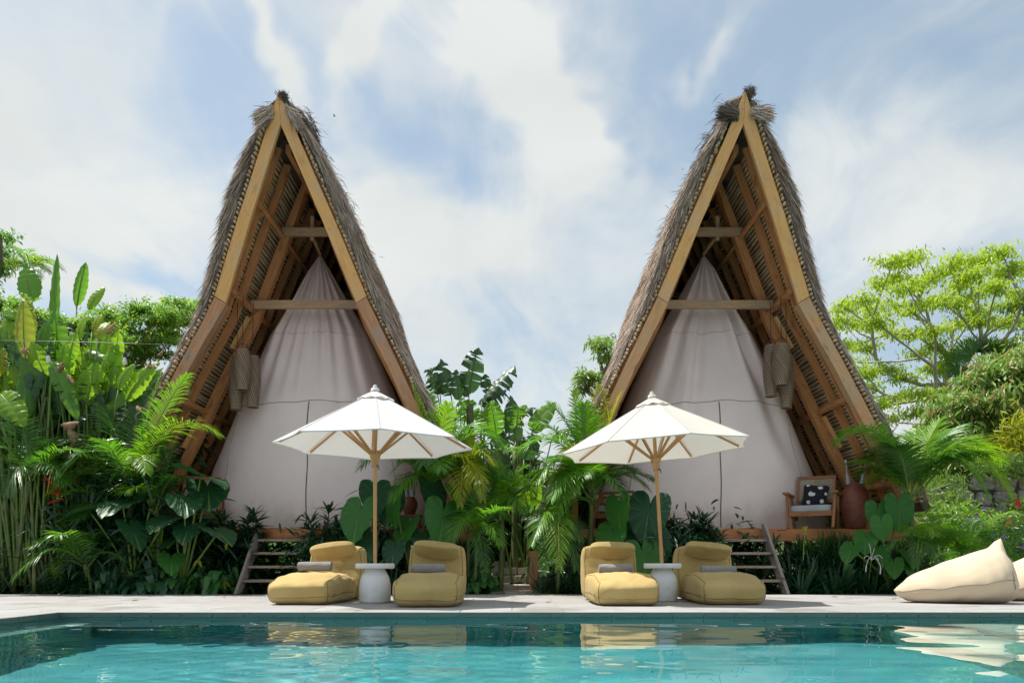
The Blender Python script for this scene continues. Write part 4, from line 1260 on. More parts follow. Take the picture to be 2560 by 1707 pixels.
def throw_pillow():
    P_ = thing('throw_pillow', 'black cushion printed with white palm leaves, on the armchair by the red jar', 'cushion', (5.16, 12.60, 1.605), math.radians(-30))
    s = .21
    def f(P, U):
        P = P.copy(); q = np.abs(P[:, 0]/s)*np.abs(P[:, 2]/s); P[:, 1] *= (1-np.clip(np.maximum(np.abs(P[:, 0]), np.abs(P[:, 2]))/s, 0, 1)**3)+.1
        P[:, [0, 2]] *= (1-.10*(1-q)[:, None]*np.clip(np.maximum(np.abs(P[:, 0]), np.abs(P[:, 2]))/s, 0, 1)[:, None]**4); return P
    V, Q = soft_box((0, 0, 0), (2*s, .13, 2*s), .05, 14, fn=f)
    R_ = (math.radians(-17), math.radians(6), 0)
    g = G(); g.add(V, Q); link('cover', g.mesh('cover', 'black_cloth', True), P_, rot=R_)
    g = G(); r = np.random.default_rng(1)
    for (cx, cz, a0, sz) in ((-.10, .0, .2, .09), (.06, .10, 1.2, .09), (.10, -.10, -.3, .08), (-.10, -.16, .9, .07), (.0, -.02, 2.4, .07), (-.12, .15, 2.0, .06), (.15, .03, .1, .06)):
        n = 9; an = a0+np.linspace(-.9, .9, n)
        depth = lambda q: -.072*(1-np.clip(np.maximum(np.abs(q[0]), np.abs(q[1]))/s, 0, 1)**3)-.010
        base = np.array([(cx, depth((cx, cz)), cz)]*n); d = np.stack([np.cos(an), 0*an, np.sin(an)], 1)
        L = sz*(1-.3*np.abs(np.linspace(-1, 1, n)))
        tipx = cx+d[:, 0]*L; tipz = cz+d[:, 2]*L; dy = np.array([depth((a, b)) for a, b in zip(tipx, tipz)])-base[:, 1]; d[:, 1] = dy/L
        blades(g, base, d, (0, -1, 0), L, .016, 0, 3)
    link('leaf_print', g.mesh('leaf_print', 'white_print'), P_, rot=R_)
throw_pillow()


def jar(px, D, z, h, rad, label, name='clay_jar'):
    x = (px-1280)/FPX*D
    J = thing(name, label, 'jar', (x, D, z))
    pr = [(.001, 0), (.55, 0), (.62, .03), (.80, .22), (.95, .42), (1.0, .58), (.95, .72), (.80, .86), (.66, .935), (.60, .955), (.66, .975), (.70, .99), (.68, 1.0), (.58, .99), (.56, .95), (.5, .8)]
    g = G(); g.lathe([(r_*rad, z_*h) for r_, z_ in pr], n=40); link('body', g.mesh('body', 'terracotta', True), J)
    return J, x


J1, jx = jar(2137, 12.40, 1.04, .74, .235, 'tall dark red clay jar holding two folded silver umbrellas, right platform')
J2, jx2 = jar(1024, 12.75, 1.30, .30, .14, 'small red clay jar holding wrapped umbrellas beside the left tent', 'clay_jar')
g = G(); tb = thing('plant_stand', 'low wooden stand carrying the small red jar beside the left tent', 'stand', (jx2, 12.75, 1.04))
g.bar((jx2-.2, 12.75, 1.275), (jx2+.2, 12.75, 1.275), .3, .04); g.build('stand_top', 'teak', tb)
for dx in (-.16, .16):
    for dy in (-.11, .11):
        g = G(); g.bar((jx2+dx, 12.75+dy, 1.04), (jx2+dx, 12.75+dy, 1.258), .04, .04, up=(0, 1, 0)); g.build('leg', 'teak', tb)


def folded_umbrella(x, y, z0, lean, L, label):
    U = thing('folded_umbrella', label, 'umbrella', (x, y, z0), group='folded umbrellas standing in jars')
    U.rotation_euler = (0, lean, 0)
    g = G(); g.lathe([(.004, 0), (.03, .1*L), (.038, .35*L), (.03, .62*L), (.016, .72*L)], n=14)
    g.V[-1][:, :2] *= (1+.25*np.sin(np.arctan2(g.V[-1][:, 1], g.V[-1][:, 0])*5))[:, None]; link('wrapped_cloth', g.mesh('wrapped_cloth', 'silver_wrap', True), U)
    g = G(); g.lathe([(.011, .70*L), (.011, .84*L), (.017, .85*L), (.019, .99*L), (.012, 1.0*L), (.001, 1.0*L)], n=12); link('handle', g.mesh('handle', 'silver_wrap', True), U)


folded_umbrella(jx-.06, 12.40, 1.40, -.12, .80, 'folded silver umbrella at the left in the tall red jar')
folded_umbrella(jx+.06, 12.39, 1.40, .15, .82, 'folded silver umbrella at the right in the tall red jar')
folded_umbrella(jx2-.04, 12.75, 1.42, -.05, .62, 'folded dark and silver umbrella at the left in the small red jar')
folded_umbrella(jx2+.04, 12.75, 1.42, .04, .66, 'folded dark and silver umbrella at the right in the small red jar')

# wooden stool block, clothes hanger, string of lamps, little bird
c = at(1662, 1262, 12.55)
g = G(); g.lathe([(.001, 1.04), (.10, 1.04), (.105, 1.07), (.098, 1.30), (.105, 1.46), (.10, 1.49), (.001, 1.49)], (c.x, c.y, 0), 28); g.C[-1] = g.V[-1][:, [2, 0, 1]]
o = g.build('log_stool', 'board_pale', smooth=True); tag(o, 'short round pale log stool behind the right parasol pole', 'stool')
hg = thing('clothes_hook', 'black wire hook on a post behind the palm left of the right tent', 'hook', tuple(at(1500, 1196, 12.5)))
a = at(1478, 1197, 12.5); b_ = at(1536, 1194, 12.5); c2 = at(1542, 1190, 12.5); c3 = at(1538, 1186, 12.5)
g = G(); g.tube([a, at(1510, 1196, 12.5), b_, c2, c3], .006, 5); g.build('wire', 'black_metal', hg)
g = G(); a = at(1483, 1185, 12.52); g.bar((a.x, a.y, 1.04), (a.x, a.y, a.z), .08, .06, up=(0, 1, 0)); g.build('post', 'teak', hg)

sl = thing('string_lights', 'thin black cable with two clear lamps strung across the left shrubs', 'string lights', tuple(at(0, 853, 11.2)))
P = [at(-260+k*52, 862-10*math.sin(k*.35)-.0*k, 11.2) for k in range(15)]
P = [at(-260, 835, 11.0), at(-60, 850, 11.05), at(120, 853, 11.1), at(250, 856, 11.2), at(340, 859, 11.3), at(430, 862, 11.5)]
g = G(); g.tube(P, .005, 5); g.build('cable', 'black_metal', sl)
for (px, py) in ((121, 855), (312, 860)):
    p = at(px, py, 11.12)
    g = G(); g.tube([p, p+Vector((0, 0, -.15))], .006, 5); g.lathe([(.012, -.12), (.022, -.14), (.024, -.19), (.02, -.2)], tuple(p), 12); f_ = g.build('socket', 'black_metal', sl)
    g = G(); g.lathe([(.016, -.2), (.022, -.22), (.032, -.27), (.034, -.30), (.001, -.315)], tuple(p), 14); g.build('lamp', 'lamp_glass', sl, smooth=True)

bp = at(836, 291, 26); g = G()
g.lathe([(.001, -.10), (.02, -.07), (.032, 0), (.022, .06), (.001, .10)], (0, 0, 0), 10)
g.V[-1] = g.V[-1][:, [2, 0, 1]]; g.V[-1] = g.V[-1]@np.array(Euler((0, -.5, 0)).to_matrix()).T
for sx in (-1, 1): g.add([(0, 0, 0), (.05, 0, .02), (-.03, sx*.16, .09), (-.06, sx*.10, .05)], [(0, 1, 2, 3)])
g.V = [v*.5+np.array(bp) for v in g.V]; o = g.build('bird', 'bird_dark', smooth=True); tag(o, 'tiny dark bird flying above the left roof', 'bird')
for (px, py, D, a) in ((145, 1490, 10.6, .3), (1010, 1500, 9.9, 1.2), (1290, 1497, 10.2, 2.2), (1365, 1512, 8.6, .8), (2095, 1496, 10.0, 2.8), (2230, 1503, 9.4, .5), (560, 1500, 9.8, 1.9), (330, 1508, 9.0, 1.0), (1240, 1488, 11.0, .1)):
    x = (px-1280)/FPX*D; g = G(); blades(g, [(x, D, .004), ], [(math.cos(a), math.sin(a), .12)], (0, 0, 1), .09, .035, .05, 4, fold=.25)
    o = g.build('fallen_leaf', 'dead_leaf'); tag(o, 'small dry fallen leaf lying on the pale pool deck', 'leaf', 'fallen leaves on the pool deck')
#PLANTS
# ------------------------------------------------------------------ planting
def bez(p0, p1, p2, n):
    t = np.linspace(0, 1, n)[:, None]; p0, p1, p2 = map(lambda q: np.array(q, float), (p0, p1, p2))
    return (1-t)**2*p0+2*t*(1-t)*p1+t*t*p2


PR = np.random.default_rng(21)


def frond_mesh(g, P, w, n=46, start=.16, wid=.027, side_up=.28, sweep=.62, droop=.34, nrm=None, ragged=.08, stalk=.012):
    """feather leaf along curve P (k,3); w = leaflet length"""
    r = PR; n = int(n*1.02); wid *= .64
    T = norm(np.gradient(P, axis=0)); k = len(P)
    s = np.linspace(start, 1, n); idx = s*(k-1); i0 = np.minimum(idx.astype(int), k-2); f = (idx-i0)[:, None]
    B = P[i0]*(1-f)+P[i0+1]*f; t = norm(T[i0]*(1-f)+T[i0+1]*f)
    up = np.array((0, 0, 1.)) if nrm is None else np.array(nrm, float)
    side = norm(np.cross(t, up)); nn = norm(np.cross(side, t))
    for sg in (-1, 1):
        q = (s-start)/(1-start)
        L = w*(.45+.55*np.sin(np.pi*np.clip(q*.85+.12, 0, 1)))*(1-.45*q**3)*r.uniform(1-ragged*1.6, 1+ragged, n)
        sw = sweep+.9*q**2
        d = side*sg+t*sw[:, None]+nn*(side_up+r.normal(0, .10, n))[:, None]+r.normal(0, .05, (n, 3))
        keep = r.random(n) > .03
        blades(g, B[keep], d[keep], nn[keep], L[keep], wid*r.uniform(.8, 1.15, keep.sum()), (droop*r.uniform(.6, 1.5, n))[keep], 4, fold=.16, mi=0,
               prof=lambda x: np.clip(np.sin(np.pi*np.clip(x*.86+.14, 0, 1))**.8, .05, 1))
    R = np.linspace(stalk, stalk*.25, k); g.tube(P, R, 5, mi=1)


def frond(parent, p0, p2, rise, mat='palm_green', w=.42, n=46, bow=(0, 0, 0), stalk='petiole', name='frond', **kw):
    p0, p2 = np.array(p0, float), np.array(p2, float)
    p1 = p0*.55+p2*.45+np.array((0, 0, rise))+np.array(bow)
    g = G(); frond_mesh(g, bez(p0, p1, p2, 16), w, n, **kw)
    return g.build(name, [mat, stalk], parent)


def palm(label, root, crown, fronds, mat='palm_green', trunk=.05, fill=6, fr=1.2, near=.5, name='areca_palm', group='feather palms in the planting', cat='palm', stems=1, w=.42, n=46, **kw):
    """root, crown: points; fronds: (tip point, rise, [mat], [w])"""
    def nr(p):
        k = (p.y-(near if p.y < 13.5 else 0))/p.y; return Vector((p.x*k, p.y*k, CAMZ+(p.z-CAMZ)*k))
    zc = crown.z; crown = nr(crown); rz_ = root.y-(near if root.y < 13.5 else 0); root = Vector((root.x*rz_/root.y, max(rz_, 11.35), 0)); fronds = [(nr(f[0]),)+tuple(f[1:]) for f in fronds]
    T = thing(name, label, cat, tuple(root), group=group)
    for k in range(stems):
        g = G(); o = Vector((PR.uniform(-.12, .12), PR.uniform(-.1, .1), 0)) if k else Vector((0, 0, 0))
        P = bez(root+o, (root+crown)/2+o*1.5+Vector((.03, 0, 0)), crown+o*.4, 8)
        g.tube(P, np.linspace(trunk, trunk*.65, 8), 8); g.build('trunk', 'pseudostem', T, smooth=True)
    for f in fronds:
        tip, rise = f[0], f[1]; m = f[2] if len(f) > 2 and f[2] else mat; ww = (f[3] if len(f) > 3 else w)*(1.22 if (f[3] if len(f) > 3 else w) > .35 else 1.05)
        frond(T, crown+Vector((PR.uniform(-.04, .04), PR.uniform(-.04, .04), PR.uniform(-.08, .05))), tip, rise, m, ww, n,
              stalk='petiole_yellow' if m in ('palm_bright', 'palm_yellow') else 'petiole', **kw)
    for k in range(fill):
        a = PR.uniform(0, 6.28); L = fr*PR.uniform(.75, 1.05); e = PR.uniform(-.25, .75)
        tip = crown+Vector((math.cos(a)*L*math.cos(e), math.sin(a)*L*.7*math.cos(e), math.sin(e)*L))
        frond(T, crown+Vector((PR.uniform(-.05, .05), PR.uniform(-.05, .05), PR.uniform(-.2, .0))), tip, .55*L*(1-e*.5), ([mat, 'palm_bright', 'palm_green', 'palm_dark'] if mat == 'palm_green' else [mat, 'palm_dark'])[k % (4 if mat == 'palm_green' else 2)], w, n)
    return T


def blade_leaf(parent, root, base, tip, width, mat, bow=(0, 0, 0), face=(0, -1, .3), tears=2, droop=.12, name='leaf', stalk='petiole', curl=.0, rs=.016, shape='banana', rootbow=(0, 0, 0)):
    """big paddle leaf: stalk root->base, blade base->tip"""
    r = PR
    g = G(); base = np.array(base, float); tip = np.array(tip, float); mid = (base+tip)/2+np.array(bow, float)
    K = 24; P = bez(base, mid, tip, K); T = norm(np.gradient(P, axis=0)); face = np.array(face, float)
    side = norm(np.cross(T, face)); nn = norm(np.cross(side, T))
    s = np.linspace(0, 1, K)
    if shape == 'banana': prof = np.clip(np.sin(np.pi*np.clip(s, .0, 1)**.85), 0, 1)**.55
    else: prof = np.sin(np.pi*np.clip(s, 0, 1)**.9)**.8
    prof = np.maximum(prof, .03)
    C = 5
    for sg in (-1, 1):
        cuts = sorted(set([0, K-1]+[int(v) for v in r.integers(2, K-2, tears)]))
        for a, b in zip(cuts[:-1], cuts[1:]):
            if b-a < 1: continue
            dr = droop*r.uniform(.3, 1.8)+(r.uniform(.0, .25) if tears > 4 else 0); sk = r.normal(0, .04)+(r.normal(0, .10) if tears > 4 else 0)
            gap = .0 if tears <= 2 else .012*r.uniform(.3, 1.6)
            rows = np.arange(a, b+1); V = []
            ww = width*.5*prof[rows]*(1+r.normal(0, .02, len(rows)))
            for c in range(C):
                q = c/(C-1)
                tt = T[rows]*(sk*q*width)[..., None] if np.ndim(sk) else T[rows]*(sk*q*width)
                sh = np.zeros(len(rows)); sh[0] = gap*q; sh[-1] = -gap*q if b < K-1 else 0
                wob = .012*np.sin(rows*1.9+sg+q*2)*q*(width/.3)
                V.append(P[rows]+side[rows]*sg*(ww*q)[:, None]*(1-dr*.25*q)+nn[rows]*(.10*ww*q*(1-q)*2.2-dr*ww*q*q+wob)[:, None]+tt+T[rows]*sh[:, None])
            V = np.stack(V, 1).reshape(-1, 3)
            g.grid(V, C, len(rows), mi=0)
    # midrib and stalk
    g.tube(P-nn*.004, np.linspace(rs*.75, .003, K), 5, mi=1)
    if root is not None:
        root = np.array(root, float); m = (root+base)/2+np.array(rootbow)+(base-P[1])*.4
        g.tube(bez(root, m, base, 12), np.linspace(rs*1.5, rs*.75, 12), 6, mi=1)
    return g.build(name, [mat, stalk], parent, smooth=True)


def ear_leaf(parent, root, c, size, mat, pitch=35, yaw=0, roll=0, name='leaf', rs=.02, rootbow=(0, 0, 0), cup=.10):
    """heart-shaped leaf: c = blade centre, tip towards -Y rotated by yaw, tilted down by pitch"""
    NA, NR = 72, 7; V = []
    th = np.linspace(-math.pi, math.pi, NA+1)
    # outline (x towards tip)
    a = np.abs(th)
    rr = .47*(1+.42*np.exp(-(a/.42)**1.3)) + .07*np.exp(-((a-2.3)/.4)**2)
    notch = np.clip((a-2.62)/.52, 0, 1); rr = rr*(1-.62*notch**1.6)
    rr *= 1+.012*np.sin(a*26)
    for i in range(NR+1):
        q = i/NR; x = rr*np.cos(th)*q; y = rr*np.sin(th)*q*.86
        ripple = .017*np.abs(np.sin(a*5.5))**.8*q**1.2+.022*np.sin(a*11+1.3)*q**5
        z = cup*(y*y)*2.0-.30*x*x*(x > 0)-.12*x*x*(x <= 0)+ripple
        z -= .03*np.exp(-(y/.02)**2)*q
        V.append(np.stack([x, y, z], 1))
    V = np.concatenate(V)*size
    R = Euler((math.radians(roll), math.radians(pitch), math.radians(yaw-90)), 'XYZ').to_matrix()
    gcv = np.concatenate([np.stack([a*np.sign(th), np.full(NA+1, i/NR), a*0], 1) for i in range(NR+1)])
    g = G(); g.grid(V, NA+1, NR+1, mi=0, gc=gcv)
    vr = []
    me = g.mesh(name, [mat, 'petiole'], True)
    o = link(name, me, parent, Vector(c)-Vector(wloc(parent)), R.to_euler())
    at_pt = Vector(c)
    g = G(); root = np.array(root, float); tgt = np.array(c, float)-np.array(R @ Vector((0, 0, 1)))*.012*size
    m = (root+tgt)/2+np.array(rootbow)+np.array((0, .04, .10*size))
    g.tube(bez(root, m, tgt, 12), np.linspace(rs*1.25, rs*.6, 12), 7)
    g.build('leaf_stalk', 'petiole', parent, smooth=True)
    return o


# ---- strap-leaved clumps (a few meshes shared by all clumps)
def clump_mesh(name, n, L, W, mat, el=(15, 82), droop=.55, seed=0, fold=.18, segs=6, base_r=.05, zoff=0):
    r = np.random.default_rng(seed); g = G()
    az = r.uniform(0, 2*math.pi, n); e = np.radians(r.uniform(*el, n))
    d = np.stack([np.cos(az)*np.cos(e), np.sin(az)*np.cos(e), np.sin(e)], 1)
    b = np.stack([np.cos(az)*base_r, np.sin(az)*base_r, r.uniform(0, .06, n)+zoff], 1)
    blades(g, b, d, (0, 0, 1.0) if False else np.stack([-np.sin(az)*.15+0*az, np.cos(az)*.15, np.ones(n)], 1), r.uniform(L*.65, L*1.1, n), r.uniform(W*.75, W*1.15, n), droop*r.uniform(.5, 1.5, n)*np.cos(e)**.6, segs, fold=fold,
           prof=lambda x: np.clip(np.sin(np.pi*np.clip(x*.80+.20, 0, 1))**.75, .04, 1))
    return g.mesh(name, mat, True)


LILY = [clump_mesh('strap_lily', 46, .52, .038, 'lily', seed=i) for i in range(5)]
LILYL = [clump_mesh('strap_lily', 42, .50, .036, 'lily_light', seed=20+i) for i in range(3)]
TUFT = [clump_mesh('arching_grass', 70, .62, .018, 'lily', el=(25, 80), droop=.9, seed=40+i, segs=7) for i in range(2)]


def stalked_clump(seed, mat):   # cane with whorls of strap leaves (looks like the shrubs beside the tents)
    r = np.random.default_rng(seed); g = G()
    for k in range(4):
        top = np.array((r.uniform(-.22, .22), r.uniform(-.2, .2), r.uniform(.35, .85))); g.tube(bez((top[0]*.2, top[1]*.2, 0), (top[0]*.6, top[1]*.6, top[2]*.6), top, 6), .008, 4)
        for q in range(3):
            p = top-np.array((0, 0, .09*q)); n = 12; az = r.uniform(0, 6.28, n); e = np.radians(r.uniform(5+25*(q == 0), 75-20*q, n))
            d = np.stack([np.cos(az)*np.cos(e), np.sin(az)*np.cos(e), np.sin(e)], 1)
            blades(g, np.tile(p, (n, 1)), d, (0, .1, 1), r.uniform(.18, .32, n), r.uniform(.030, .045, n), r.uniform(.1, .5, n), 4, fold=.2)
    return g.mesh('whorled_shrub', mat, True)


WHORL = [stalked_clump(60+i, 'lily') for i in range(4)]


def scatter(meshes, spots, name, label, cat, group, sc=(.8, 1.15), tilt=.12):
    xs = sorted(q[0] for q in spots); ys = sorted(q[1] for q in spots); label0 = label
    where = ['at the left end of it', 'a little left of its middle', 'in its middle', 'a little right of its middle', 'at the right end of it']
    for (x, y, z, s) in spots:
        k = min(4, int(5*xs.index(x)/len(xs))); row = 'front' if ys.index(y) < len(ys)/2 else 'back'
        label = label0+', '+row+' '+['left', 'centre left', 'centre', 'centre right', 'right'][k]
        o = link(name, meshes[PR.integers(len(meshes))], None, (x, y, z), (PR.normal(0, tilt), PR.normal(0, tilt), PR.uniform(0, 6.28)), s*PR.uniform(*sc))
        tag(o, label, cat, group)


def rows(px0, px1, D, n, z=-.05, jd=.15, s=1.0):
    return [(((px0+(px1-px0)*(i+.5)/n+PR.uniform(-8, 8))-1280)/FPX*D, D+PR.uniform(-jd, jd), z, s) for i in range(n)]


# beds in front of and beside the platforms
scatter(LILY, rows(470, 590, 11.55, 5)+rows(480, 620, 12.0, 5, z=.1, s=1.1), 'strap_lily', 'dark strap-leaved lily left of the left staircase', 'lily', 'strap lilies left of the left staircase')
scatter(WHORL, rows(470, 655, 12.1, 8, z=.30)+rows(440, 640, 12.0, 6, z=-.05, s=1.1), 'whorled_shrub', 'dark whorled narrow-leaved shrub left of the left staircase', 'shrub', 'narrow-leaved shrubs left of the left staircase')
scatter(WHORL, rows(790, 930, 11.9, 7, z=.25, s=1.05)+rows(790, 900, 11.6, 4), 'whorled_shrub', 'dark whorled narrow-leaved shrub right of the left staircase', 'shrub', 'narrow-leaved shrubs right of the left staircase')
scatter(WHORL, rows(1660, 1790, 12.0, 7, z=.25)+rows(1640, 1770, 11.6, 5), 'whorled_shrub', 'dark whorled narrow-leaved shrub left of the right staircase', 'shrub', 'narrow-leaved shrubs left of the right staircase')
scatter(LILY, rows(900, 1190, 11.5, 9)+rows(880, 1180, 11.9, 8), 'strap_lily', 'dark strap-leaved lily behind the left table and second lounger', 'lily', 'strap lilies behind the left pair of loungers')
scatter(LILY, rows(1400, 1760, 11.5, 10)+rows(1440, 1760, 11.9, 8), 'strap_lily', 'dark strap-leaved lily behind the right pair of loungers', 'lily', 'strap lilies behind the right pair of loungers')
scatter(LILY, rows(1985, 2290, 11.45, 12, s=1.1)+rows(1975, 2300, 11.75, 12, z=.12, s=1.1)+rows(1960, 2260, 12.0, 9, z=.42), 'strap_lily', 'dark strap-leaved lily between right staircase and bean bag', 'lily', 'strap lilies right of the right staircase')
scatter(LILYL, rows(1990, 2200, 12.05, 8, z=.62, s=.85), 'light_strap_lily', 'light green strap-leaved lily along the right platform', 'lily', 'light strap lilies along the right platform')
scatter(TUFT, rows(1345, 1440, 11.5, 4, s=1.0)+rows(1165, 1215, 11.45, 2, s=.9), 'arching_grass', 'long arching grass tuft by the middle path', 'grass', 'arching grass tufts by the path')
scatter(TUFT, rows(110, 330, 11.7, 7, s=1.1)+rows(120, 300, 12.1, 5, z=.2, s=1.2), 'arching_grass', 'dark grassy tuft under the tall left grove', 'grass', 'dark grassy tufts under the left grove')

# philodendron-like ground cover at the left, and at other feet
def arrow_clump(seed, mat):
    r = np.random.default_rng(seed); g = G(); n = 17
    az = r.uniform(0, 6.28, n); e = np.radians(r.uniform(10, 70, n)); L = r.uniform(.16, .34, n)
    b = np.stack([np.cos(az)*np.cos(e), np.sin(az)*np.cos(e), np.sin(e)+.15], 1)*L[:, None]
    for k in range(n):
        g.tube([(0, 0, 0), b[k]*.6+np.array((0, 0, .03)), b[k]], .005, 4)
        d = np.array((math.cos(az[k])*.6, math.sin(az[k])*.6-.5, -r.uniform(.5, 1.3))); d /= np.linalg.norm(d)
        side = np.cross(d, (math.cos(az[k]), math.sin(az[k])-.6, .6)); side /= np.linalg.norm(side); nn = np.cross(side, d)
        S_ = r.uniform(.13, .20); xs = [0, -.16, -.10, .12, .35, .62, .85, 1.0]; ws = [.0, .22, .34, .36, .27, .25, .15, .0]
        V = []
        for q, w in zip(xs, ws):
            for c in (-1, -.5, 0, .5, 1):
                V.append(b[k]+d*q*S_+side*c*w*S_+nn*(.10*abs(c)*S_*w*2-.25*q*q*S_))
        V[0:5] = [b[k]+d*.02*S_]*5
        g.grid(np.array(V), 5, 8)
    return g.mesh('arrow_leaf_plant', mat, True)


ARROW = [arrow_clump(80+i, 'ground_leaf') for i in range(4)]; ARROWG = [arrow_clump(90+i, 'ground_leaf_green') for i in range(2)]
scatter(ARROW+ARROWG[:1], rows(235, 475, 11.38, 13, z=0.0, jd=.06)+rows(235, 470, 11.6, 11, z=.15), 'arrow_leaf_plant', 'low bluish arrow-leaved plant at the left deck edge', 'plant', 'low arrow-leaved plants at the deck edge, left')
scatter(ARROWG, rows(1130, 1230, 11.45, 5, z=0.0)+rows(2080, 2200, 11.7, 3, z=.1), 'arrow_leaf_plant', 'low green arrow-leaved plant at the deck edge', 'plant', 'low green arrow-leaved plants')
scatter(ARROWG, rows(500, 590, 11.42, 5, z=.0), 'arrow_leaf_plant', 'low green leafy plant by the left staircase foot', 'plant', 'low leafy plants by the left staircase')
g = G()
for (px, py, az) in ((518, 1455, .3), (548, 1460, 2.4), (496, 1398, 1.2), (560, 1452, -.4), (567, 1352, 0)):
    p = at(px, py, 11.3); blades(g, [p]*2, [(math.cos(az), -.2, -.6), (-math.sin(az)*.6, -.2, -.8)], (0, -1, .2), .13, .045, .1, 4, fold=.15)
tag(g.build('yellowed_leaves', 'banana_edge'), 'a few yellowed strap leaves in the bed left of the left staircase', 'leaves', kind='stuff')

# ---- big elephant ears
def ear_plant(label, rootpx, D, leaves, mat='ear_dark'):
    root = Vector(((rootpx-1280)/FPX*D, D, 0)); T = thing('elephant_ear', label, 'elephant ear plant', tuple(root), group='elephant ear plants')
    g = G(); g.tube([root, root+Vector((.01, 0, .12)), root+Vector((0, 0, .26))], [.07, .06, .045], 8); g.build('stem', 'pseudostem', T, smooth=True)
    for L in leaves:
        px, py, dD, size, pitch, yaw = L[:6]; roll = L[6] if len(L) > 6 else 0; m = L[7] if len(L) > 7 else mat
        c = at(px, py, D+dD); ear_leaf(T, root+Vector((PR.uniform(-.05, .05), PR.uniform(-.04, .04), .2)), c, size, m, pitch, yaw, roll)
    return T


ear_plant('elephant ear plant with broad dark leaves under the left palm', 330, 11.42,
          [(222, 1275, -.3, .74, 14, -58), (306, 1258, -.35, .78, 18, -8), (320, 1205, .1, .80, 31, -50), (388, 1212, .0, .72, 34, -30), (331, 1326, -.4, .55, 48, 60),
           (350, 1290, .2, .7, 16, 20), (414, 1300, -.3, .62, 21, -10)])
ear_plant('elephant ear plant with glossy leaves in front of the left armchair', 455, 11.38,
          [(503, 1186, -.1, .90, 14, 62, -12), (520, 1222, .05, .78, 34, 25), (462, 1252, -.35, .66, 28, 25), (472, 1322, -.3, .55, 31, 5), (546, 1330, -.3, .62, 20, 52), (428, 1400, -.35, .46, 36, 25, 0, 'ear_green'),
           (440, 1345, .0, .5, 26, -40)])
ear_plant('elephant ear plant left of the parasol pole, its round leaf facing the pool', 915, 11.5,
          [(897, 1284, -.3, .74, 62, -22, 0, 'ear_green'), (938, 1232, .1, .62, 60, 10), (968, 1250, .25, .7, 60, 10), (906, 1362, -.3, .62, 50, 15), (985, 1375, -.3, .45, 60, -10), (868, 1340, .1, .5, 50, -60)])
ear_plant('elephant ear plant with upright folded leaves between the left parasol pole and the palm', 1030, 11.55,
          [(986, 1262, -.2, .55, 80, -25, 25, 'ear_green'), (1108, 1290, -.3, .74, 66, -10, -30, 'ear_green'), (1082, 1225, .1, .62, 72, 40), (1016, 1320, -.1, .6, 60, -40, 0, 'ear_green'), (1150, 1245, -.1, .70, 55, 60, 0, 'ear_green'), (1060, 1350, -.2, .5, 60, 20)])
ear_plant('elephant ear plant behind the palm-shadowed lounger', 1560, 11.45,
          [(1546, 1272, -.2, .60, 82, -10, 40, 'ear_green'), (1622, 1278, -.05, .80, 68, -35, -20, 'ear_dark'), (1608, 1388, -.35, .66, 60, 10, 0, 'ear_green'), (1528, 1338, -.2, .6, 55, -25, 0, 'ear_green'), (1650, 1345, -.1, .55, 60, 30), (1585, 1330, .1, .6, 60, 0), (1500, 1400, -.2, .5, 55, -30, 0, 'ear_green')])
ear_plant('young elephant ear with upright bright leaves, right of the tall red jar', 2215, 11.42,
          [(2196, 1280, -.0, .48, 74, -15, 0, 'ear_green'), (2247, 1270, -.1, .58, 78, 5, 0, 'ear_green'), (2204, 1312, -.25, .38, 84, 30, 60, 'ear_green'), (2128, 1372, -.3, .42, 45, -50, 0, 'ear_green'), (2165, 1346, -.1, .45, 50, -30),
           (2262, 1388, -.2, .38, 50, 40, 0, 'ear_green'), (2235, 1412, -.3, .34, 60, -20, 0, 'ear_green'), (2274, 1418, -.25, .36, 60, 20, 0, 'ear_green'), (2200, 1380, -.2, .36, 60, 0, 0, 'ear_green')], 'ear_green')

# a rosette of bright upright leaves at the left
T = thing('bromeliad', 'bright green upright rosette in the shade of the left elephant ears', 'plant', tuple(at(387, 1400, 11.55)))
for (tx, ty, w) in ((372, 1332, .05), (385, 1318, .05), (398, 1325, .05), (408, 1322, .05), (378, 1350, .045), (395, 1340, .05), (452, 1333, .035), (365, 1360, .03)):
    blade_leaf(T, None, at(386, 1402, 11.55), at(tx, ty, 11.45), w*1.6, 'palm_bright', tears=0, droop=.0, rs=.004)

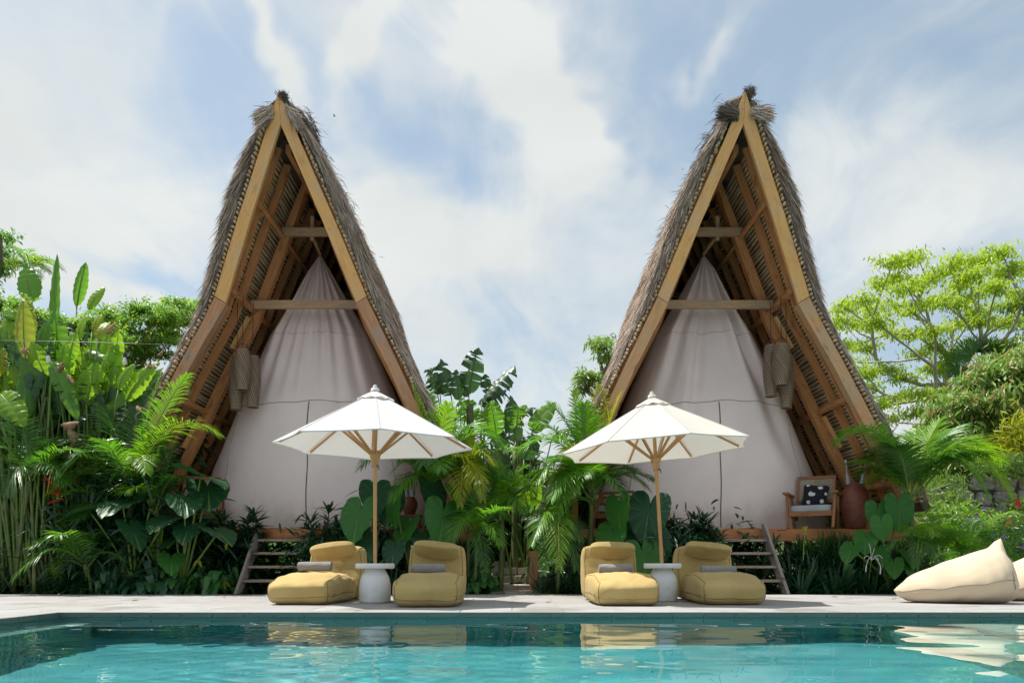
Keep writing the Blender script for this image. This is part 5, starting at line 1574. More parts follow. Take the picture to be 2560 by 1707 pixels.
# ---- banana / heliconia groves
def grove(label, root, D, leaves, mat='banana_mid', name='banana_plant', group='banana-like plants', stems=(), cat='banana plant', extra=0, box=None):
    r0 = Vector(((root-1280)/FPX*D, D, 0)); T = thing(name, label, cat, tuple(r0), group=group)
    for (dx, px, py, rad) in stems:
        g = G(); a = r0+Vector((dx, PR.uniform(-.15, .15), 0)); b = at(px, py, D+PR.uniform(-.1, .1))
        g.tube(bez(a, (a+b)/2+Vector((PR.uniform(-.06, .06), 0, .1)), b, 9), np.linspace(rad, rad*.55, 9), 7); g.build('stem', 'pseudostem', T, smooth=True)
    for k in range(extra):
        cx, cy, hx, hy = box; bx_ = cx+PR.uniform(-hx, hx); by_ = cy+PR.uniform(-hy, hy); a_ = PR.normal(0, .45); l_ = PR.uniform(85, 150)
        leaves = list(leaves)+[(bx_, by_, bx_+math.sin(a_)*l_, by_-math.cos(a_)*l_, PR.uniform(.26, .42), PR.uniform(-.1, .5), (['banana_mid', 'banana_bright', 'banana_bright', 'banana_edge', 'banana_mid'] if by_ < cy+10 else ['banana_mid', 'banana_dark', 'banana_mid', 'banana_dark', 'banana_bright'])[k % 5], int(PR.integers(1, 6)))]  # sunlit tops and shaded lower leaves are put into the leaf colours
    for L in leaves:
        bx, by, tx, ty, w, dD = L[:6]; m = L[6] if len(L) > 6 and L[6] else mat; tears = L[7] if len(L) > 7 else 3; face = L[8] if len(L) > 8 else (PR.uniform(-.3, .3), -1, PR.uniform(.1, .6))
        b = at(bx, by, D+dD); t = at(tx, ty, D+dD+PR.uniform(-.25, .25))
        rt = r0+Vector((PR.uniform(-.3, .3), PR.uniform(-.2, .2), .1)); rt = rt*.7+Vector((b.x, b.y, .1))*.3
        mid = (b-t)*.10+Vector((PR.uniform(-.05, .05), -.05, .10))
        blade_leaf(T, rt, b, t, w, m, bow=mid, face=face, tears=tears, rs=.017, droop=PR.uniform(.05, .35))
    return T


grove('tall plant with four upright paddle leaves rising against the sky at the left', 150, 14.3,
      [(80, 758, 62, 668, .50, 0, 'banana_mid', 0), (137, 860, 143, 636, .24, .1, 'banana_mid', 1), (192, 765, 214, 655, .27, 0, 'banana_mid', 0), (222, 776, 263, 718, .22, 0, 'banana_bright', 0), (150, 980, 136, 800, .30, .2, 'banana_dark', 1),
       (100, 960, 60, 830, .42, .2, 'banana_dark', 2), (215, 930, 235, 800, .36, .2, 'banana_dark', 2)], stems=((0, 140, 1000, .08),))
for dead in range(1): pass
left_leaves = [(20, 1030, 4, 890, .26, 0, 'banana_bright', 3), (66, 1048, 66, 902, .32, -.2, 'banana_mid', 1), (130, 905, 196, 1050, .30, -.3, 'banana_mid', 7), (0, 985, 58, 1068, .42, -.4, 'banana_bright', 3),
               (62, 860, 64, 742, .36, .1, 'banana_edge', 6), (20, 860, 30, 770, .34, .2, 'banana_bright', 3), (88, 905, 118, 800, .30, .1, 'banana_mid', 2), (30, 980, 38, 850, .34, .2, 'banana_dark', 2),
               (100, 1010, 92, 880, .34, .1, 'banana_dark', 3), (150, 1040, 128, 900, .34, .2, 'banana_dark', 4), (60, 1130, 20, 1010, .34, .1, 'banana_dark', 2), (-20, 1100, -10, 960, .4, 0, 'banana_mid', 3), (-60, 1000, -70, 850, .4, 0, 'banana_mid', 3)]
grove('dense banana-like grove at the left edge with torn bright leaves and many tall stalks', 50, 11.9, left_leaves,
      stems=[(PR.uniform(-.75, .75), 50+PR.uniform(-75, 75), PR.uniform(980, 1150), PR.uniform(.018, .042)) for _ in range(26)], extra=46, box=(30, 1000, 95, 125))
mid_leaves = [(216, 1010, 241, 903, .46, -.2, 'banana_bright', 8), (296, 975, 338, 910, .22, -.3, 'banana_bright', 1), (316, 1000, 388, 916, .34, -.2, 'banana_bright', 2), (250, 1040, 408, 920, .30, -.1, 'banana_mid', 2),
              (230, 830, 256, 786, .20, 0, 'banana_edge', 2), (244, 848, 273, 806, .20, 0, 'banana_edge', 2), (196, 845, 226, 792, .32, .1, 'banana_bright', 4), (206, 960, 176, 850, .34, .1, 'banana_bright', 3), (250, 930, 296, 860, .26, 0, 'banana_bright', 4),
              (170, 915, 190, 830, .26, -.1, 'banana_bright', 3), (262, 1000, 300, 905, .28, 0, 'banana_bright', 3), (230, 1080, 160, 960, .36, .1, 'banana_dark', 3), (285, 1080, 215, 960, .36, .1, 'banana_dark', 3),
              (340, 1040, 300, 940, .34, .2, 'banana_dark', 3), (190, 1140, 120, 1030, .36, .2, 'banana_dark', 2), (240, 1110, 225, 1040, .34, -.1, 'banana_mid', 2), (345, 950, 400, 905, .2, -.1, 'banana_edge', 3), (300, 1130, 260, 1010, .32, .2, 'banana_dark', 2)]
grove('lower banana-like grove with yellow-green and browned leaf edges, left of the left house', 210, 12.1, mid_leaves,
      stems=[(PR.uniform(-.8, .6), 170+PR.uniform(-80, 90), PR.uniform(1060, 1200), PR.uniform(.014, .03)) for _ in range(16)], extra=48, box=(225, 1010, 140, 100))
# withered leaves hanging in that grove
for i, (px, py, tx, ty, w) in enumerate(((140, 930, 158, 905, .11), (166, 935, 184, 958, .10), (172, 985, 192, 1035, .15), (150, 1062, 196, 1056, .18), (172, 1064, 188, 1108, .18), (190, 1095, 160, 1140, .09),
                                        (52, 880, 72, 868, .14), (262, 835, 290, 808, .10), (366, 925, 376, 905, .10), (392, 888, 406, 880, .08), (340, 1015, 352, 1025, .12))):
    o = blade_leaf(None, None, at(px, py, 11.55), at(tx, ty, 11.5), w, 'dead_leaf', tears=3, droop=.8, rs=.004, name='withered_leaf', face=(.3, -1, .2), stalk='dead_leaf')
    tag(o, 'withered brown leaf hanging in the banana-like grove left of the left house', 'leaf', 'withered brown leaves in the left grove')

# heliconia flowers
hf = thing('heliconia_flower', 'hanging red heliconia flower spike among the left stalks', 'flower', tuple(at(140, 1215, 11.5)))
g = G(); P = [at(132, 1195, 11.5), at(140, 1220, 11.5), at(148, 1258, 11.5)]; g.tube(P, .008, 5)
for k, (px, py) in enumerate(((133, 1200), (138, 1212), (140, 1226), (144, 1240), (147, 1252))):
    for sg in (-1, 1):
        p = at(px, py, 11.5); blades(g, [p], [(sg*PR.uniform(.5, 1), -.3, PR.uniform(-.5, 1.1))], (0, -1, .3), PR.uniform(.12, .20), .045, .25, 4, fold=.4)
g.build('bract', 'red_flower', hf)
g = G()
p = at(182, 1192, 11.5); blades(g, [p, p], [(1, -.2, -.5), (.4, -.2, -.2)], (0, -1, .3), .16, .03, .2, 4, fold=.4)
tag(g.build('heliconia_bract', 'red_flower'), 'single red heliconia bract right of the larger red flower', 'flower')
g = G(); g.tube([at(128, 1170, 11.45), at(118, 1235, 11.45)], [.012, .008], 6); tag(g.build('orange_stalk', 'orange_flower'), 'thin orange leaf stalk above the red heliconia flower', 'stalk')

# centre bananas, tattered, against the sky
grove('tattered banana plant rising highest between the two houses', 1190, 16.5,
      [(1172, 985, 1196, 868, .55, 0, 'banana_dark', 12), (1128, 990, 1100, 898, .62, .2, 'banana_dark', 8), (1205, 1005, 1287, 915, .62, -.3, 'banana_dark', 12, (-.4, -1, .9)), (1210, 1015, 1268, 975, .6, -.3, 'banana_dark', 12, (0, -1, 1.2)),
       (1148, 1000, 1140, 925, .34, 0, 'banana_dark', 3), (1160, 990, 1170, 925, .4, .2, 'banana_dark', 12), (1100, 985, 1065, 925, .5, .2, 'banana_dark', 12), (1215, 985, 1212, 935, .28, 0, 'banana_dark', 5), (1095, 990, 1078, 928, .4, .2, 'banana_dark', 10),
       (1180, 1060, 1150, 1000, .6, .2, 'banana_mid', 6), (1200, 1070, 1240, 1020, .6, .2, 'banana_mid', 6)], stems=((0, 1175, 1010, .14),))
grove('banana plant in the middle gap with squared-off upright leaves', 1290, 14.2,
      [(1286, 1110, 1274, 990, .40, 0, 'banana_dark', 6), (1290, 1070, 1294, 1012, .42, -.1, 'banana_mid', 6), (1240, 1090, 1226, 1008, .48, 0, 'banana_mid', 3), (1305, 1042, 1340, 1020, .30, .1, 'banana_dark', 5, (0, -1, 1)), (1330, 1080, 1388, 1008, .40, .1, 'banana_mid', 4, (.2, -1, .8)),
       (1300, 1050, 1316, 1012, .2, .2, 'banana_mid', 2), (1265, 1120, 1225, 1060, .4, .2, 'banana_dark', 4), (1380, 1095, 1440, 1075, .4, .1, 'banana_mid', 4, (0, -1, 1.2)), (1310, 1150, 1350, 1090, .4, .2, 'banana_dark', 3), (1270, 1190, 1235, 1120, .4, .1, 'banana_dark', 3)],
      stems=((0, 1288, 1120, .10),))
grove('young banana plant with two pale green upright leaves in the middle of the planting', 1322, 12.9,
      [(1318, 1268, 1290, 1186, .36, 0, 'palm_bright', 0), (1335, 1275, 1345, 1205, .22, .05, 'palm_bright', 0), (1245, 1270, 1238, 1215, .36, .0, 'banana_dark', 1), (1270, 1275, 1262, 1220, .2, .2, 'banana_mid', 1)], stems=((0, 1325, 1290, .05),))
# ---- feather palms
D = 11.9
palm('feather palm left of the left house, two fronds reaching across its roof edge', at(300, 1470, 12.0), at(330, 1215, 12.0),
     [(at(470, 935, 11.6), .35, 'palm_green', .40), (at(545, 1085, 11.5), 1.05, 'palm_bright', .42), (at(405, 930, 12.2), .1, 'palm_green'), (at(365, 1180, 11.3), .75, 'palm_bright', .34), (at(150, 1195, 11.5), 1.0, 'palm_dark', .45),
      (at(250, 1010, 12.3), .3, 'palm_dark'), (at(180, 1100, 12.5), .7, 'palm_dark'), (at(420, 1090, 12.3), .6, 'palm_green'), (at(90, 1130, 12.1), .8, 'palm_dark'), (at(345, 1000, 12.5), .2, 'palm_dark')], n=50)
palm('dark feather palm crowding the foot of the left roof edge', at(395, 1475, 12.0), at(392, 1275, 12.0),
     [(at(330, 1130, 11.8), .5, 'palm_green', .38), (at(440, 1110, 12.1), .3, 'palm_dark', .38), (at(290, 1190, 11.7), .5, 'palm_dark', .36), (at(460, 1200, 11.7), .5, 'palm_dark', .3), (at(400, 1090, 12.2), .2, 'palm_dark', .38), (at(260, 1150, 12.0), .6, 'palm_dark', .38)], fill=2, fr=.9)
palm('feather palm between the withered leaves and the left roof, mostly in shade', at(285, 1475, 12.2), at(280, 1300, 12.2),
     [(at(205, 1150, 11.9), .5, 'palm_dark', .38), (at(330, 1150, 12.0), .3, 'palm_green', .36), (at(250, 1130, 12.3), .3, 'palm_dark', .38), (at(150, 1240, 11.6), .5, 'palm_green', .34), (at(190, 1300, 11.4), .5, 'palm_dark', .34)], fill=2, fr=.9)
palm('slender feather palm with drooping dark fronds at the far left', at(60, 1480, 11.6), at(75, 1190, 11.8),
     [(at(165, 1210, 11.5), .55, 'palm_dark'), (at(-30, 1130, 11.6), .5, 'palm_dark'), (at(50, 1040, 12.0), .3, 'palm_dark'), (at(15, 1230, 11.4), .5, 'palm_dark'), (at(180, 1130, 12.0), .4, 'palm_dark')], trunk=.03)
palm('dwarf palm with thin dark fronds low under the left grove', at(215, 1475, 11.7), at(215, 1410, 11.7),
     [(at(120, 1380, 11.4), .35, 'palm_dark', .25), (at(310, 1400, 11.4), .3, 'palm_dark', .25), (at(195, 1330, 11.6), .2, 'palm_dark', .25), (at(245, 1330, 11.6), .2, 'palm_dark', .25), (at(100, 1440, 11.3), .35, 'palm_dark', .25), (at(150, 1340, 11.9), .3, 'palm_dark', .25)], trunk=.03, n=30, wid=.02)
palm('large feather palm right of the left house, its fronds fanning behind the left parasol', at(1080, 1480, 12.3), at(1085, 1225, 12.3),
     [(at(1030, 965, 12.2), .25, 'palm_bright', .45), (at(905, 1165, 11.4), 1.15, 'palm_dark', .45), (at(1075, 985, 12.7), .2, 'palm_green'), (at(1150, 1020, 12.6), .4, 'palm_green'), (at(1255, 1110, 12.2), .95, 'palm_green', .45), (at(1195, 1060, 12.9), .6, 'palm_green'),
      (at(1010, 1140, 11.7), .9, 'palm_dark'), (at(1205, 1190, 11.9), .8, 'palm_yellow', .36), (at(1060, 1160, 11.5), .9, 'palm_dark'), (at(1230, 1080, 12.7), .8, 'palm_green'), (at(1120, 1010, 12.0), .3, 'palm_bright'), (at(960, 1080, 12.9), .7, 'palm_dark')], n=54, wid=.034, fill=12, fr=1.3)
palm('fan of yellow-green fronds on a leaning stem beside the left parasol tip', at(1170, 1470, 12.2), at(1165, 1180, 12.2),
     [(at(1235, 1160, 11.8), .5, 'palm_yellow', .30), (at(1150, 1260, 11.7), .55, 'palm_yellow', .30), (at(1205, 1245, 11.6), .6, 'palm_yellow', .30), (at(1225, 1110, 12.1), .35, 'palm_bright', .32), (at(1120, 1130, 12.2), .3, 'palm_green', .32), (at(1175, 1085, 12.3), .15, 'palm_yellow', .25)], trunk=.03, n=34)
palm('low feather palm with arching fronds just right of the second lounger', at(1185, 1470, 11.8), at(1190, 1340, 11.8),
     [(at(1130, 1350, 11.2), .55, 'palm_green', .34), (at(1250, 1360, 11.3), .5, 'palm_green', .32), (at(1165, 1300, 11.6), .5, 'palm_green', .30), (at(1240, 1260, 11.8), .35, 'palm_green', .32), (at(1210, 1420, 11.2), .5, 'palm_dark', .3), (at(1270, 1300, 11.7), .5, 'palm_green', .30), (at(1110, 1300, 11.8), .4, 'palm_dark', .3), (at(1190, 1215, 12.1), .3, 'palm_green', .32)], n=36, trunk=.03, wid=.022, fill=1, fr=.8)
palm('bushy feather palm filling the middle gap left of the path', at(1250, 1465, 12.3), at(1255, 1290, 12.3),
     [(at(1190, 1190, 12.1), .4, 'palm_green'), (at(1235, 1160, 12.5), .25, 'palm_green'), (at(1310, 1170, 12.4), .35, 'palm_green'), (at(1200, 1290, 11.7), .5, 'palm_green', .36), (at(1310, 1280, 11.8), .5, 'palm_green', .34), (at(1280, 1210, 12.0), .4, 'palm_bright', .3), (at(1160, 1230, 12.5), .5, 'palm_dark'), (at(1340, 1230, 12.7), .5, 'palm_dark')], n=42, fill=0)
palm('large feather palm left of the right house, yellow-green fronds standing above the right parasol', at(1470, 1480, 12.3), at(1478, 1230, 12.2),
     [(at(1435, 985, 12.0), .2, 'palm_bright', .46), (at(1552, 985, 12.2), .25, 'palm_yellow', .40), (at(1500, 965, 12.5), .1, 'palm_yellow', .40), (at(1640, 1165, 11.7), 1.25, 'palm_dark', .36), (at(1375, 1010, 12.3), .45, 'palm_green', .46), (at(1300, 1130, 12.0), .95, 'palm_green', .45),
      (at(1345, 1200, 11.7), .95, 'palm_bright', .42), (at(1395, 1285, 11.5), .9, 'palm_green', .40), (at(1330, 1060, 12.8), .7, 'palm_green'), (at(1420, 1130, 12.0), .5, 'palm_yellow', .36), (at(1560, 1060, 12.7), .6, 'palm_dark'), (at(1460, 1010, 11.9), .2, 'palm_green', .46), (at(1560, 1240, 11.6), .6, 'palm_dark', .34)], n=54, wid=.034, fill=12, fr=1.3)
palm('low feather palm drooping towards the palm-shadowed lounger', at(1395, 1470, 11.8), at(1392, 1310, 11.8),
     [(at(1398, 1420, 11.1), .75, 'palm_bright', .34), (at(1330, 1360, 11.3), .55, 'palm_green', .32), (at(1450, 1350, 11.4), .5, 'palm_dark', .32), (at(1330, 1270, 11.7), .4, 'palm_green', .32), (at(1480, 1260, 11.7), .45, 'palm_dark', .36), (at(1360, 1430, 11.3), .6, 'palm_green', .3), (at(1440, 1420, 11.3), .6, 'palm_dark', .3), (at(1395, 1225, 12.0), .2, 'palm_green', .34), (at(1345, 1320, 11.5), .45, 'palm_bright', .3)], n=40, trunk=.03, wid=.024, fill=1, fr=.8)
palm('large feather palm in front of the right house corner, sunlit fronds fanning to the right', at(2272, 1480, 11.9), at(2275, 1235, 11.9),
     [(at(2350, 1050, 12.0), .25, 'palm_bright', .50), (at(2092, 1105, 11.6), 1.1, 'palm_green', .40), (at(2290, 1075, 12.4), .25, 'palm_bright', .46), (at(2525, 1230, 11.5), 1.45, 'palm_bright', .50), (at(2440, 1110, 12.0), .6, 'palm_bright', .48), (at(2470, 1240, 11.3), 1.2, 'palm_green', .44),
      (at(2400, 1065, 12.3), .4, 'palm_green', .48), (at(2200, 1090, 12.3), .5, 'palm_dark'), (at(2235, 1120, 11.6), .5, 'palm_dark', .42), (at(2500, 1150, 12.3), 1.0, 'palm_bright', .48), (at(2160, 1150, 12.6), .7, 'palm_dark')], n=56, wid=.036, trunk=.07, fill=8, fr=1.25)
palm('low feather palm with curling fronds right of the young elephant ear', at(2300, 1475, 11.6), at(2300, 1370, 11.6),
     [(at(2335, 1335, 11.3), .45, 'palm_bright', .26), (at(2265, 1330, 11.4), .4, 'palm_green', .26), (at(2290, 1415, 11.1), .5, 'palm_dark', .26), (at(2400, 1340, 11.5), .4, 'palm_green', .28), (at(2460, 1380, 11.6), .6, 'palm_green', .34), (at(2350, 1420, 11.2), .4, 'palm_dark', .26), (at(2225, 1370, 11.3), .4, 'palm_dark', .26), (at(2370, 1290, 11.9), .4, 'palm_green', .3)], n=34, trunk=.025, wid=.020, fill=1, fr=.8)
palm('feather palm with dark fronds behind the beige bean bag', at(2420, 1475, 12.3), at(2415, 1400, 12.3),
     [(at(2520, 1370, 12.0), .5, 'palm_green', .34), (at(2330, 1370, 12.0), .4, 'palm_green', .32), (at(2380, 1310, 12.2), .3, 'palm_green', .34), (at(2470, 1330, 12.2), .4, 'palm_green', .34), (at(2440, 1300, 12.5), .3, 'palm_dark', .34)], n=36, trunk=.03)
# tree fern like crown far at the upper left, fan palm far at the right
palm('pale feathery palm crown far behind, above the left trees', at(66, 1400, 20), at(72, 672, 20),
     [(at(20, 662, 20), .35, 'fine_bright', .38), (at(125, 655, 20), .3, 'fine_bright', .38), (at(60, 632, 20.5), .15, 'fine_bright', .3), (at(115, 678, 19.5), .35, 'palm_green', .38), (at(20, 690, 19.5), .35, 'palm_green', .38), (at(95, 700, 19), .3, 'palm_green', .3), (at(95, 640, 21), .25, 'fine_bright', .34)], n=34, trunk=.10, wid=.035, side_up=.1)
T = thing('fan_palm', 'dark fan palm standing behind the bright tree on the right', 'palm', tuple(at(2450, 1400, 20)))
crown = at(2452, 925, 20); g = G(); g.tube([at(2450, 1400, 20), at(2455, 1150, 20), crown], [.16, .13, .12], 8); g.build('trunk', 'bark', T, smooth=True)
for k in range(9):
    a = math.radians(-25+k*29); tip = crown+Vector((math.cos(a)*.42, PR.uniform(-.3, .3), math.sin(a)*.42+.1))
    g = G(); g.tube([crown, (crown+tip)/2, tip], .015, 4, mi=1); n = 26; an = a+np.linspace(-1.5, 1.5, n)
    d = np.stack([np.cos(an), PR.normal(0, .1, n), np.sin(an)], 1); blades(g, np.tile(np.array(tip), (n, 1)), d, (0, -1, .2), .60, .035, .1, 3, mi=0); g.build('frond', ['palm_dark', 'petiole'], T)

# ---- white spider lily flower, right bed
T = thing('spider_lily_flower', 'white spidery flower on a stalk in the bed left of the bean bag', 'flower', tuple(at(2176, 1405, 11.2)))
g = G(); g.tube([at(2172, 1470, 11.3), at(2174, 1430, 11.25), at(2178, 1400, 11.2)], .008, 5); g.build('stalk', 'petiole', T)
c = np.array(at(2178, 1400, 11.2)); g = G(); tips = ((2166, 1412, .30), (2172, 1358, 0), (2186, 1370, 0), (2202, 1418, .3), (2196, 1400, .1), (2160, 1395, .1), (2206, 1395, .2))
for (tx, ty, dz) in tips:
    t = np.array(at(tx, ty, 11.1)); m = (c+t)/2+np.array((0, -.03, .08+dz*.2)); P = bez(c, m, t, 8); g.tube(P, .005, 4)
    if dz > .2: g.tube([t, t-np.array((.01, 0, .10))], .009, 4)
g.build('petal', 'white_flower', T)
for (px, py) in ((2010, 1330), (2162, 1352)):
    g = G(); g.tube([at(px-2, py+70, 11.45), at(px, py+20, 11.4), at(px+3, py, 11.4)], .009, 5, mi=1); blades(g, [at(px+3, py, 11.4)]*5, PR.normal(0, .3, (5, 3))+np.array((0, 0, 1)), (0, -1, 0), .11, .02, 0, 3)
    o = g.build('lily_bud', ['palm_yellow', 'petiole']); tag(o, 'pale yellow lily bud on a straight stalk, ' + ('near the right staircase' if px < 2100 else 'beside the white spidery flower'), 'flower bud')

# ---- trees with branches and leafy clusters
def cluster_tree(name, label, cat, base, fork, pts, mat, bark, leaf_n=260, L=.10, W=.035, spread=.42, r0=.14, group=None, down=.4, flat=.7, name2='crown', mats2=None, seed=0, droop=.25, min_r=.008, twigs=6):
    r = np.random.default_rng(seed)
    T = thing(name, label, cat, tuple(base), group=group)
    nodes = [np.array(base, float)]; par = [-1]
    for k in range(1, 7): nodes.append(np.array(base)+(np.array(fork)-np.array(base))*k/6+r.normal(0, .03, 3)); par.append(k-1)
    fi = 6; pts = [np.array(p, float) for p in pts]; order = sorted(range(len(pts)), key=lambda i: np.linalg.norm(pts[i]-nodes[fi]))
    ends = []
    for i in order:
        p = pts[i]; best = None
        for j in range(3, len(nodes)):
            q = nodes[j]
            if q[2] > p[2]+.25: continue
            pq = p-q; ax_ = q-nodes[max(par[j], 0)]; turn = 1-float(pq@ax_)/(np.linalg.norm(pq)*np.linalg.norm(ax_)+1e-6)
            cst = np.linalg.norm(pq)*(1+1.3*turn)+.30*np.linalg.norm(q-nodes[fi])
            if best is None or cst < best[0]: best = (cst, j)
        j = best[1] if best else fi; q = nodes[j]; n = max(2, int(np.linalg.norm(p-q)/.45))
        bow = np.array((0, 0, -.04*np.linalg.norm(p-q)))
        for k in range(1, n+1):
            t = k/n; nodes.append(q+(p-q)*t+bow*math.sin(math.pi*t)+r.normal(0, .03, 3)*(k < n)); par.append(j if k == 1 else len(nodes)-2)
        ends.append(len(nodes)-1)
    cnt = np.zeros(len(nodes))
    for e in ends:
        j = e
        while j >= 0: cnt[j] += 1; j = par[j]
    rad = np.maximum(r0*np.sqrt(cnt/cnt[0]), min_r)
    g = G()
    for j in range(1, len(nodes)):
        if par[j] >= 0: g.tube([nodes[par[j]], nodes[j]], [max(rad[j], min(rad[par[j]], rad[j]*1.35)), rad[j]], 6 if rad[j] > .03 else 4, cap=False)
    C = []; Dv = []
    for e in ends:
        for k in range(twigs):
            v = r.normal(0, 1, 3); v[2] = abs(v[2])*.5*flat; v /= np.linalg.norm(v); tw = nodes[e]+v*spread*r.uniform(.5, 1.2)*np.array((1, 1, flat))
            g.tube([nodes[e], (nodes[e]+tw)/2+np.array((0, 0, -.02)), tw], [min_r*.8, min_r*.6, min_r*.4], 3, cap=False)
            m = leaf_n//twigs; t = r.uniform(.25, 1.1, m)[:, None]
            C.append(nodes[e]+(tw-nodes[e])*t+r.normal(0, spread*.24, (m, 3))*np.array((1, 1, flat)))
    g.build('trunk', bark, T, smooth=True)
    C = np.concatenate(C); n = len(C); g = G()
    d = r.normal(0, 1, (n, 3)); d[:, 2] = d[:, 2]*.5-down
    up = r.normal(0, .5, (n, 3))+np.array((0, 0, 1))
    sel = (np.random.default_rng(seed+1).random(n) < (.0 if mats2 is None else .22)).astype(int)
    for k in (0, 1):
        q = sel == k
        if q.any(): blades(g, C[q], d[q], up[q], r.uniform(.6, 1.2, q.sum())*L, r.uniform(.7, 1.2, q.sum())*W, droop, 2, fold=.12, prof=lambda x: np.array([.12, 1, .06]), mi=k)
    o = g.build(name2, [mat]+([mats2] if mats2 else []), T); o['kind'] = 'stuff'
    return T


def dp(lst, D, jd, k=1.0884, seed=1):
    r = np.random.default_rng(seed)
    return [at(x*k, y*k, D+r.uniform(-jd, jd)) for x, y in lst]


# right bright open tree
cl = [(1940, 705), (1952, 745), (1985, 692), (2010, 712), (2050, 602), (2078, 600), (2110, 592), (2032, 650), (2060, 640), (2085, 662), (2130, 645), (2165, 628), (2185, 612), (2205, 655), (2225, 640), (2215, 600), (2250, 628), (2278, 595), (2300, 580), (2312, 622),
      (2262, 662), (2332, 622), (2335, 676), (2305, 702), (2060, 702), (2095, 715), (2125, 700), (2160, 690), (2190, 700), (1962, 792), (2000, 745), (2020, 745), (1990, 800), (2050, 765), (2100, 765), (2110, 810), (1985, 855), (2030, 850), (2075, 870), (2148, 760), (2150, 795), (2190, 745), (2235, 712),
      (2250, 740), (2285, 742), (2320, 735), (2140, 850), (2070, 912), (2010, 930), (2040, 962), (2180, 820), (2345, 735), (2350, 690), (1935, 735), (1945, 830), (2120, 905), (2000, 890), (2220, 690), (1975, 910), (2095, 950), (2150, 910), (2290, 660), (2115, 660), (2170, 840), (2240, 790), (2300, 790)]
cluster_tree('open_crowned_tree', 'tall bright green tree with an open crown and pale visible limbs at the right', 'tree', at(2375, 1420, 21), at(2385, 985, 21), dp(cl, 21, 2.2), 'fine_bright', 'bark_pale', leaf_n=300, L=.14, W=.05, spread=.46, r0=.17, down=.7, flat=.7, seed=5, mats2=None, twigs=10)
cl = [(2352, 700), (2370, 640), (2400, 690), (2420, 740), (2380, 760), (2340, 810), (2410, 800)]
cluster_tree('open_crowned_tree', 'darker tree whose branches enter the picture at the right edge', 'tree', at(2640, 1400, 20), at(2620, 1000, 20), dp(cl, 20, 1.0), 'bush_leaf', 'bark_pale', leaf_n=300, L=.15, W=.05, spread=.5, r0=.16, down=.6, flat=.6, seed=8)
# dense bush at the right
cl = [(x+PR.uniform(-8, 8), y+PR.uniform(-8, 8)) for (x0, x1, y) in ((2310, 2440, 822), (2270, 2440, 855), (2230, 2440, 890), (2185, 2440, 925), (2150, 2440, 960), (2140, 2440, 1000), (2150, 2440, 1035), (2190, 2440, 1065)) for x in range(x0, x1, 36) for y in (y,)]
cluster_tree('mango_bush', 'dense round bush with pale young leaf tips on the slope at the right', 'bush', at(2560, 1330, 15.6), at(2550, 1250, 15.6), dp(cl, 15.4, .8, seed=4), 'bush_leaf', 'bark', leaf_n=470, L=.18, W=.055, spread=.40, r0=.12, down=1.1, flat=.9, seed=6, mats2='bush_tip', droop=.1)
# left fine-leaved trees
cl = [(x+PR.uniform(-12, 12), y+PR.uniform(-8, 8)) for (y, xs) in ((692, (-10, 25)), (712, (0, 40, 85)), (735, (0, 40, 80, 120, 160, 200, 240)), (765, (0, 50, 100, 150, 200, 240)), (800, (20, 80, 140, 200)), (840, (0, 60, 160, 220))) for x in xs]
cluster_tree('fine_leaved_tree', 'fine-leaved dark green tree behind the tall paddle leaves at the left', 'tree', at(120, 1420, 13.6), at(130, 960, 13.6), dp(cl, 13.4, .5, seed=7), 'fine_dark', 'bark', leaf_n=380, L=.085, W=.034, spread=.30, r0=.12, down=.2, flat=.6, seed=9, mats2='fine_bright', twigs=7)
cl = [(x+PR.uniform(-10, 10), y+PR.uniform(-6, 6)) for (y, xs) in ((700, (405, 435)), (712, (330, 370, 440)), (722, (270, 300, 345, 390, 430)), (742, (250, 290, 340, 380, 420)), (765, (250, 300, 330, 375, 410)), (790, (270, 310, 355, 395)), (815, (250, 290, 330, 360)), (845, (280, 320)), (870, (260, 300, 345))) for x in xs]
cluster_tree('fine_leaved_tree', 'flat-topped fine-leaved tree touching the left roof from behind', 'tree', at(330, 1420, 16.5), at(300, 985, 16.5), dp(cl, 16, .8, seed=8), 'fine_dark', 'bark', leaf_n=420, L=.095, W=.038, spread=.40, r0=.12, down=.1, flat=.45, seed=10, mats2='fine_bright', twigs=7)
cl = [(-30, 520), (0, 540), (2, 580), (-20, 610), (0, 625), (-60, 560), (-40, 650), (-80, 620)]
cluster_tree('fine_leaved_tree', 'tree whose twigs just enter at the left edge of the picture', 'tree', at(-90, 1420, 16), at(-80, 800, 16), dp(cl, 16, .6, seed=9), 'fine_dark', 'bark', leaf_n=200, L=.10, W=.042, spread=.35, r0=.12, flat=.6, seed=11)
cl = [(1380, 785), (1392, 800), (1372, 795), (1335, 862), (1350, 880), (1365, 870), (1345, 895), (1385, 860), (1400, 820), (1420, 850)]
cluster_tree('small_tree', 'small tree whose leafy twigs peep out behind the left edge of the right roof', 'tree', at(1530, 1420, 19), at(1520, 1020, 19), dp(cl, 19, .4, seed=10), 'bush_leaf', 'bark', leaf_n=150, L=.20, W=.045, spread=.32, r0=.10, flat=.8, seed=12)

